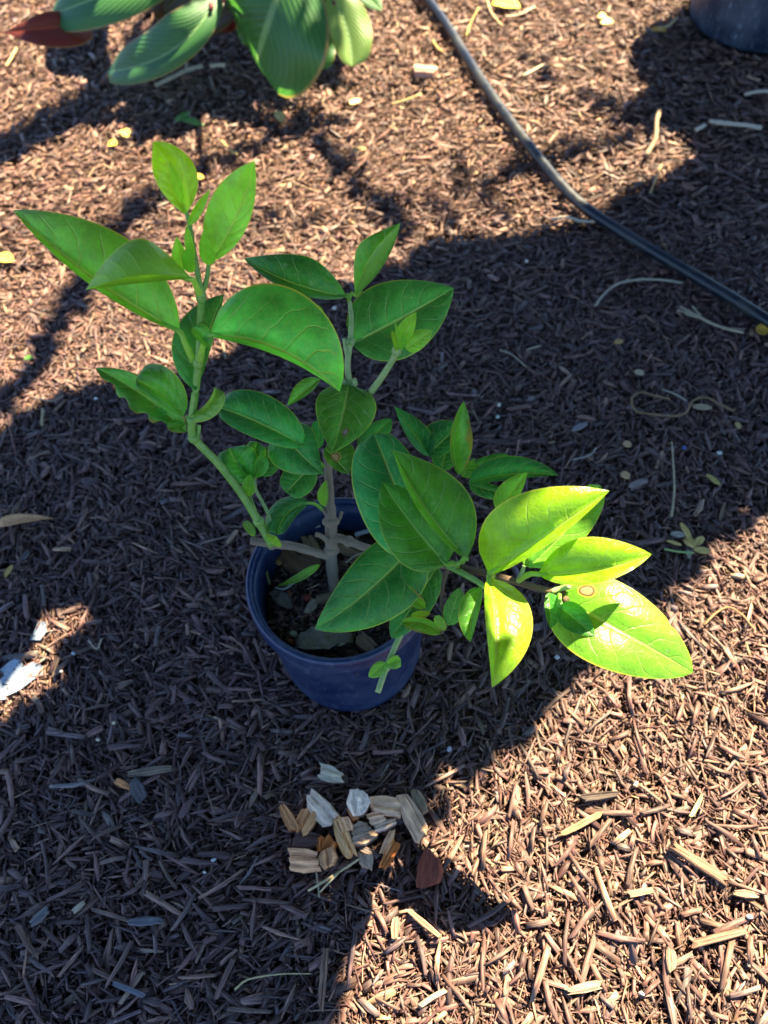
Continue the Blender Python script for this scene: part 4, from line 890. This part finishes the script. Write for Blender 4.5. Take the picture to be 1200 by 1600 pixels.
CL((250, -40), (262, 36), 24, 22, .12, .07, red=.75, a=.5, b=.4, wave=.1)
CL((480, -40), (494, 24), 13, 13, .14, .10, pale=1, a=.4, b=.4)
for (bx, by, tx, ty, hz, rd) in [(300, -100, 262, -30, .16, .007), (330, -100, 300, -40, .17, .007), (340, -90, 330, 14, .15, .007), (370, -90, 350, 2, .17, .006), (380, -100, 466, -30, .17, .008), (400, -90, 520, 2, .13, .006), (395, -95, 522, 6, .14, .006), (420, -110, 545, -30, .12, .006), (360, -90, 372, -50, .22, .009), (390, -95, 420, -60, .2, .009), (390, -90, 470, -10, .15, .006), (410, -100, 480, -40, .14, .005), (300, -60, 128, 44, .10, .004)]:
    A_ = G(bx, by); B_ = W(tx, ty, hz); mdl = (A_+B_)/2+Vector((0, 0, hz*.45)); v, f, u = tube([A_, mdl, B_], [rd, rd*.8, rd*.5], 9, 8, CN); obj('stalk', v, f, M['red_stalk'], canna, uv=u)
# upright leaves above the frame
for k in range(7):
    a_ = k*2.4; r0 = .05+.02*k; top = CN+Vector((math.cos(a_)*r0*1.6, .12+math.sin(a_)*r0*1.2, .42+.07*k)); mid_ = CN+Vector((math.cos(a_)*r0*.5, .06+math.sin(a_)*r0*.4, .25))
    v, f, u = tube([CN+Vector((math.cos(a_)*.03, .05+math.sin(a_)*.03, 0)), mid_, top], [.010, .009, .005], 9, 8, CN); obj('stalk', v, f, M['red_stalk'], canna, uv=u)
    out = Vector((math.cos(a_), math.sin(a_), .25)).normalized(); side = out.cross(Vector((0, 0, 1))).normalized(); V, U, F = [], [], []
    for i in range(17):
        s = i/16; c = top+out*s*.30+Vector((0, 0, .10*s-.22*s*s)); wd = .065*(s+.03)**.5*(1.0-s+.001)**.45*1.9
        for j in range(-4, 5): V.append(c+side*(j/4*wd)+Vector((0, 0, abs(j/4)*wd*.35+.006*math.sin(s*14+j)))-CN); U.append((s, .5+j/8))
    for i in range(16):
        for j in range(8): p = i*9+j; F.append((p, p+1, p+10, p+9))
    o = obj('leaf', V, F, M['canna'], canna, uv=U); o.color = (1.0 if k % 3 == 0 else .1, .1, 0, 1)

# ------------------------------------------------------------------ unseen tree added off to the far right, crown shaped to shade the mulch
LIT = [  # sunlit areas of the ground, in photo pixels
 [(1500, 780), (1200, 826), (1120, 890), (1075, 960), (1000, 1040), (924, 1090), (864, 1138), (834, 1180), (780, 1222), (728, 1272), (704, 1310), (690, 1345), (600, 1352), (535, 1372), (522, 1400), (545, 1450), (575, 1500), (590, 1535), (545, 1585), (535, 1640), (480, 1900), (1500, 1900)],
 [(-200, 760), (0, 655), (60, 612), (150, 578), (270, 570), (340, 545), (390, 470), (470, 440), (540, 430), (640, 372), (700, 352), (790, 348), (868, 336), (905, 330), (1000, 262), (1082, 240), (1040, 212), (930, 200), (960, 160), (1010, 128), (1040, 100), (1074, 60), (1090, -200), (620, -200), (600, 20), (560, 60), (548, 105), (538, 148), (500, 142), (458, 128), (455, 160), (520, 205), (560, 240), (470, 215), (420, 165), (330, 178), (270, 205), (205, 242), (196, 210), (203, 160), (160, 180), (100, 218), (40, 250), (0, 272), (-200, 380)],
 [(-300, 330), (-60, 240), (0, 202), (60, 165), (110, 138), (165, 108), (300, -60), (250, -300), (-300, -300)],
 [(-40, 1090), (-30, 1025), (8, 1018), (44, 974), (72, 958), (92, 970), (76, 1010), (64, 1054), (26, 1082)], [(118, 955), (147, 924), (178, 927), (168, 962), (136, 977)]
]
SOFT = [  # soft darker bands inside the sunlit areas: polyline, half width, density
 ([(470, 170), (530, 240), (575, 300), (640, 365)], 16, .38), ([(0, 640), (60, 560), (110, 470), (150, 390), (200, 330), (260, 280)], 18, .36), ([(240, 300), (300, 260), (420, 210), (480, 190)], 15, .3),
 ([(760, 290), (820, 255), (920, 228), (1000, 210)], 15, .35), ([(700, 250), (760, 300), (800, 340)], 16, .2), ([(900, 155), (960, 165), (1010, 170)], 12, .5), ([(560, 290), (650, 310), (720, 335)], 16, .2),
 ([(820, 70), (850, 110), (870, 160)], 12, .12), ([(350, 330), (420, 340), (520, 330)], 16, .12)]
def inpoly(x, y, poly):
    r = np.zeros(x.shape, bool); n_ = len(poly)
    for i in range(n_):
        x1, y1 = poly[i]; x2, y2 = poly[(i+1) % n_]
        if y1 == y2: continue
        c = ((y1 > y) != (y2 > y)) & (x < (x2-x1)*(y-y1)/(y2-y1)+x1); r ^= c
    return r
def lit_at(gx, gy):
    px, py = proj_np(np.stack([gx, gy, hgt(gx, gy)], -1)); r = np.zeros(gx.shape, bool)
    for p in LIT: r |= inpoly(px, py, p)
    out_ = (px < -150) | (px > 1350) | (py < -150) | (py > 1750) | (gy < -.35)
    pat = np.sin(gx*4.1+1)*np.cos(gy*3.7+.4)+.5*np.sin(gx*9+gy*7) > .25
    return np.where(out_, pat, r)
def sample(n, lo, hi):  # leaves of radius lo..hi whose shadow falls wholly inside the shade
    gx = rng.uniform(-1.5, 2.0, n); gy = rng.uniform(-1.0, 3.0, n); rad = rng.uniform(lo, hi, n)
    ok = ~lit_at(gx, gy)
    for k in range(8): ok &= ~lit_at(gx+rad*1.1*math.cos(k*.785), gy+rad*1.35*math.sin(k*.785))
    return gx[ok], gy[ok], rad[ok]
gx, gy, rad = [np.concatenate(p) for p in zip(sample(30000, .035, .055), sample(95000, .012, .024))]
sx, sy, sr = [], [], []
for pl, hw, den in SOFT:
    for i in range(len(pl)-1):
        a0, a1 = pl[i], pl[i+1]; ga, gb = W(*a0), W(*a1); length = (gb-ga).length; cnt = int(den*length*2600*hw/25)
        for _ in range(cnt//3):
            s = random.random(); o_ = random.gauss(0, .55)*hw; dx, dy = a1[0]-a0[0], a1[1]-a0[1]; l = math.hypot(dx, dy)
            q = W(a0[0]+dx*s-dy/l*o_, a0[1]+dy*s+dx/l*o_); sx.append(q.x); sy.append(q.y); sr.append(random.uniform(.010, .02))
gx = np.concatenate([gx, sx]); gy = np.concatenate([gy, sy]); rad = np.concatenate([rad, sr]); n = len(gx)
T_ = rng.uniform(1.02, 1.42, n)/SDIR.z; soft = np.arange(n) >= n-len(sx); T_[soft] = rng.uniform(1.45, 1.95, soft.sum())/SDIR.z; bigl = (rad > .033) & ~soft; T_[bigl] = (1.1+1.0*rng.uniform(0, 1, bigl.sum())**1.3)/SDIR.z
C = np.stack([gx, gy, np.zeros(n)], -1)+T_[:, None]*np.array(SDIR)
# leaf blades: diamond of 6 points folded slightly, roughly facing the sun
sd = np.array(SDIR); nrm = sd[None]+rng.normal(0, .25, (n, 3)); nrm /= np.linalg.norm(nrm, axis=1)[:, None]; rv = rng.normal(size=(n, 3)); ax = np.cross(nrm, rv); ax /= np.linalg.norm(ax, axis=1)[:, None]; bx = np.cross(nrm, ax)
pat = np.array([[-1.1, 0, 0], [-.35, .62, .12], [.4, .55, .12], [1.2, 0, 0], [.4, -.55, .12], [-.35, -.62, .12]])
Vv = C[:, None]+rad[:, None, None]*(pat[None, :, 0:1]*ax[:, None]+pat[None, :, 1:2]*bx[:, None]+pat[None, :, 2:3]*nrm[:, None])
Q = (np.array([[0, 1, 2, 3], [0, 3, 4, 5]])[None]+6*np.arange(n)[:, None, None]).reshape(-1, 4)
uvx = np.tile(pat[:, :2]*.01, (n, 1)); cl = np.ones((n*6, 4))
t = NT('tree_leaf'); nn_ = t.noise(8, t.ocoord(), 3); t.done(t.mix(t.ramp(nn_, .3, .7), (.03, .075, .02), (.07, .13, .03)), .5, None, .4)
TREE = Vector((2.45, 2.75, 0)); tree = empty('shade_caster_tree', TREE, 'unseen tree added beyond the far pot, its leafy crown shaped to shade the mulch', 'tree')
print('tree leaves', n)
cr = fast_mesh('crown', Vv.reshape(-1, 3)-np.array(TREE), Q, uvx, cl, t.m, tree)
M['tbark'] = grain_mat('tree_bark', (.12, .09, .07), contrast=.5, rough=.9, fine=.1, bump=1)
v, f, u = tube([TREE, TREE+Vector((-.03, -.02, .6)), TREE+Vector((-.12, -.08, 1.3)), TREE+Vector((-.35, -.3, 1.95))], [.075, .060, .050, .034], 16, 8, TREE, .04); obj('trunk', v, f, M['tbark'], tree, uv=u)
fork = TREE+Vector((-.35, -.3, 1.95)); dk = np.where(~soft)[0]
made = 0; tries = 0
while made < 14 and tries < 3000:
    tries += 1; i = int(rng.choice(dk)); e = Vector(C[i]); mdl = fork.lerp(e, .5)+Vector((0, 0, .25)); pts = spline([fork, mdl, e], 8)
    sh = [p-SDIR*(p.z/SDIR.z) for p in pts]; qx, qy = proj_np(np.array([tuple(p) for p in sh])); inside = (qx > -60) & (qx < 1260) & (qy > -60) & (qy < 1660)
    if (lit_at(np.array([p.x for p in sh]), np.array([p.y for p in sh])) & inside).any(): continue
    v, f, u = tube([fork, mdl, e], [.018, .009, .003], 8, 8, TREE, .04); obj('branch', v, f, M['tbark'], tree, uv=u); made += 1
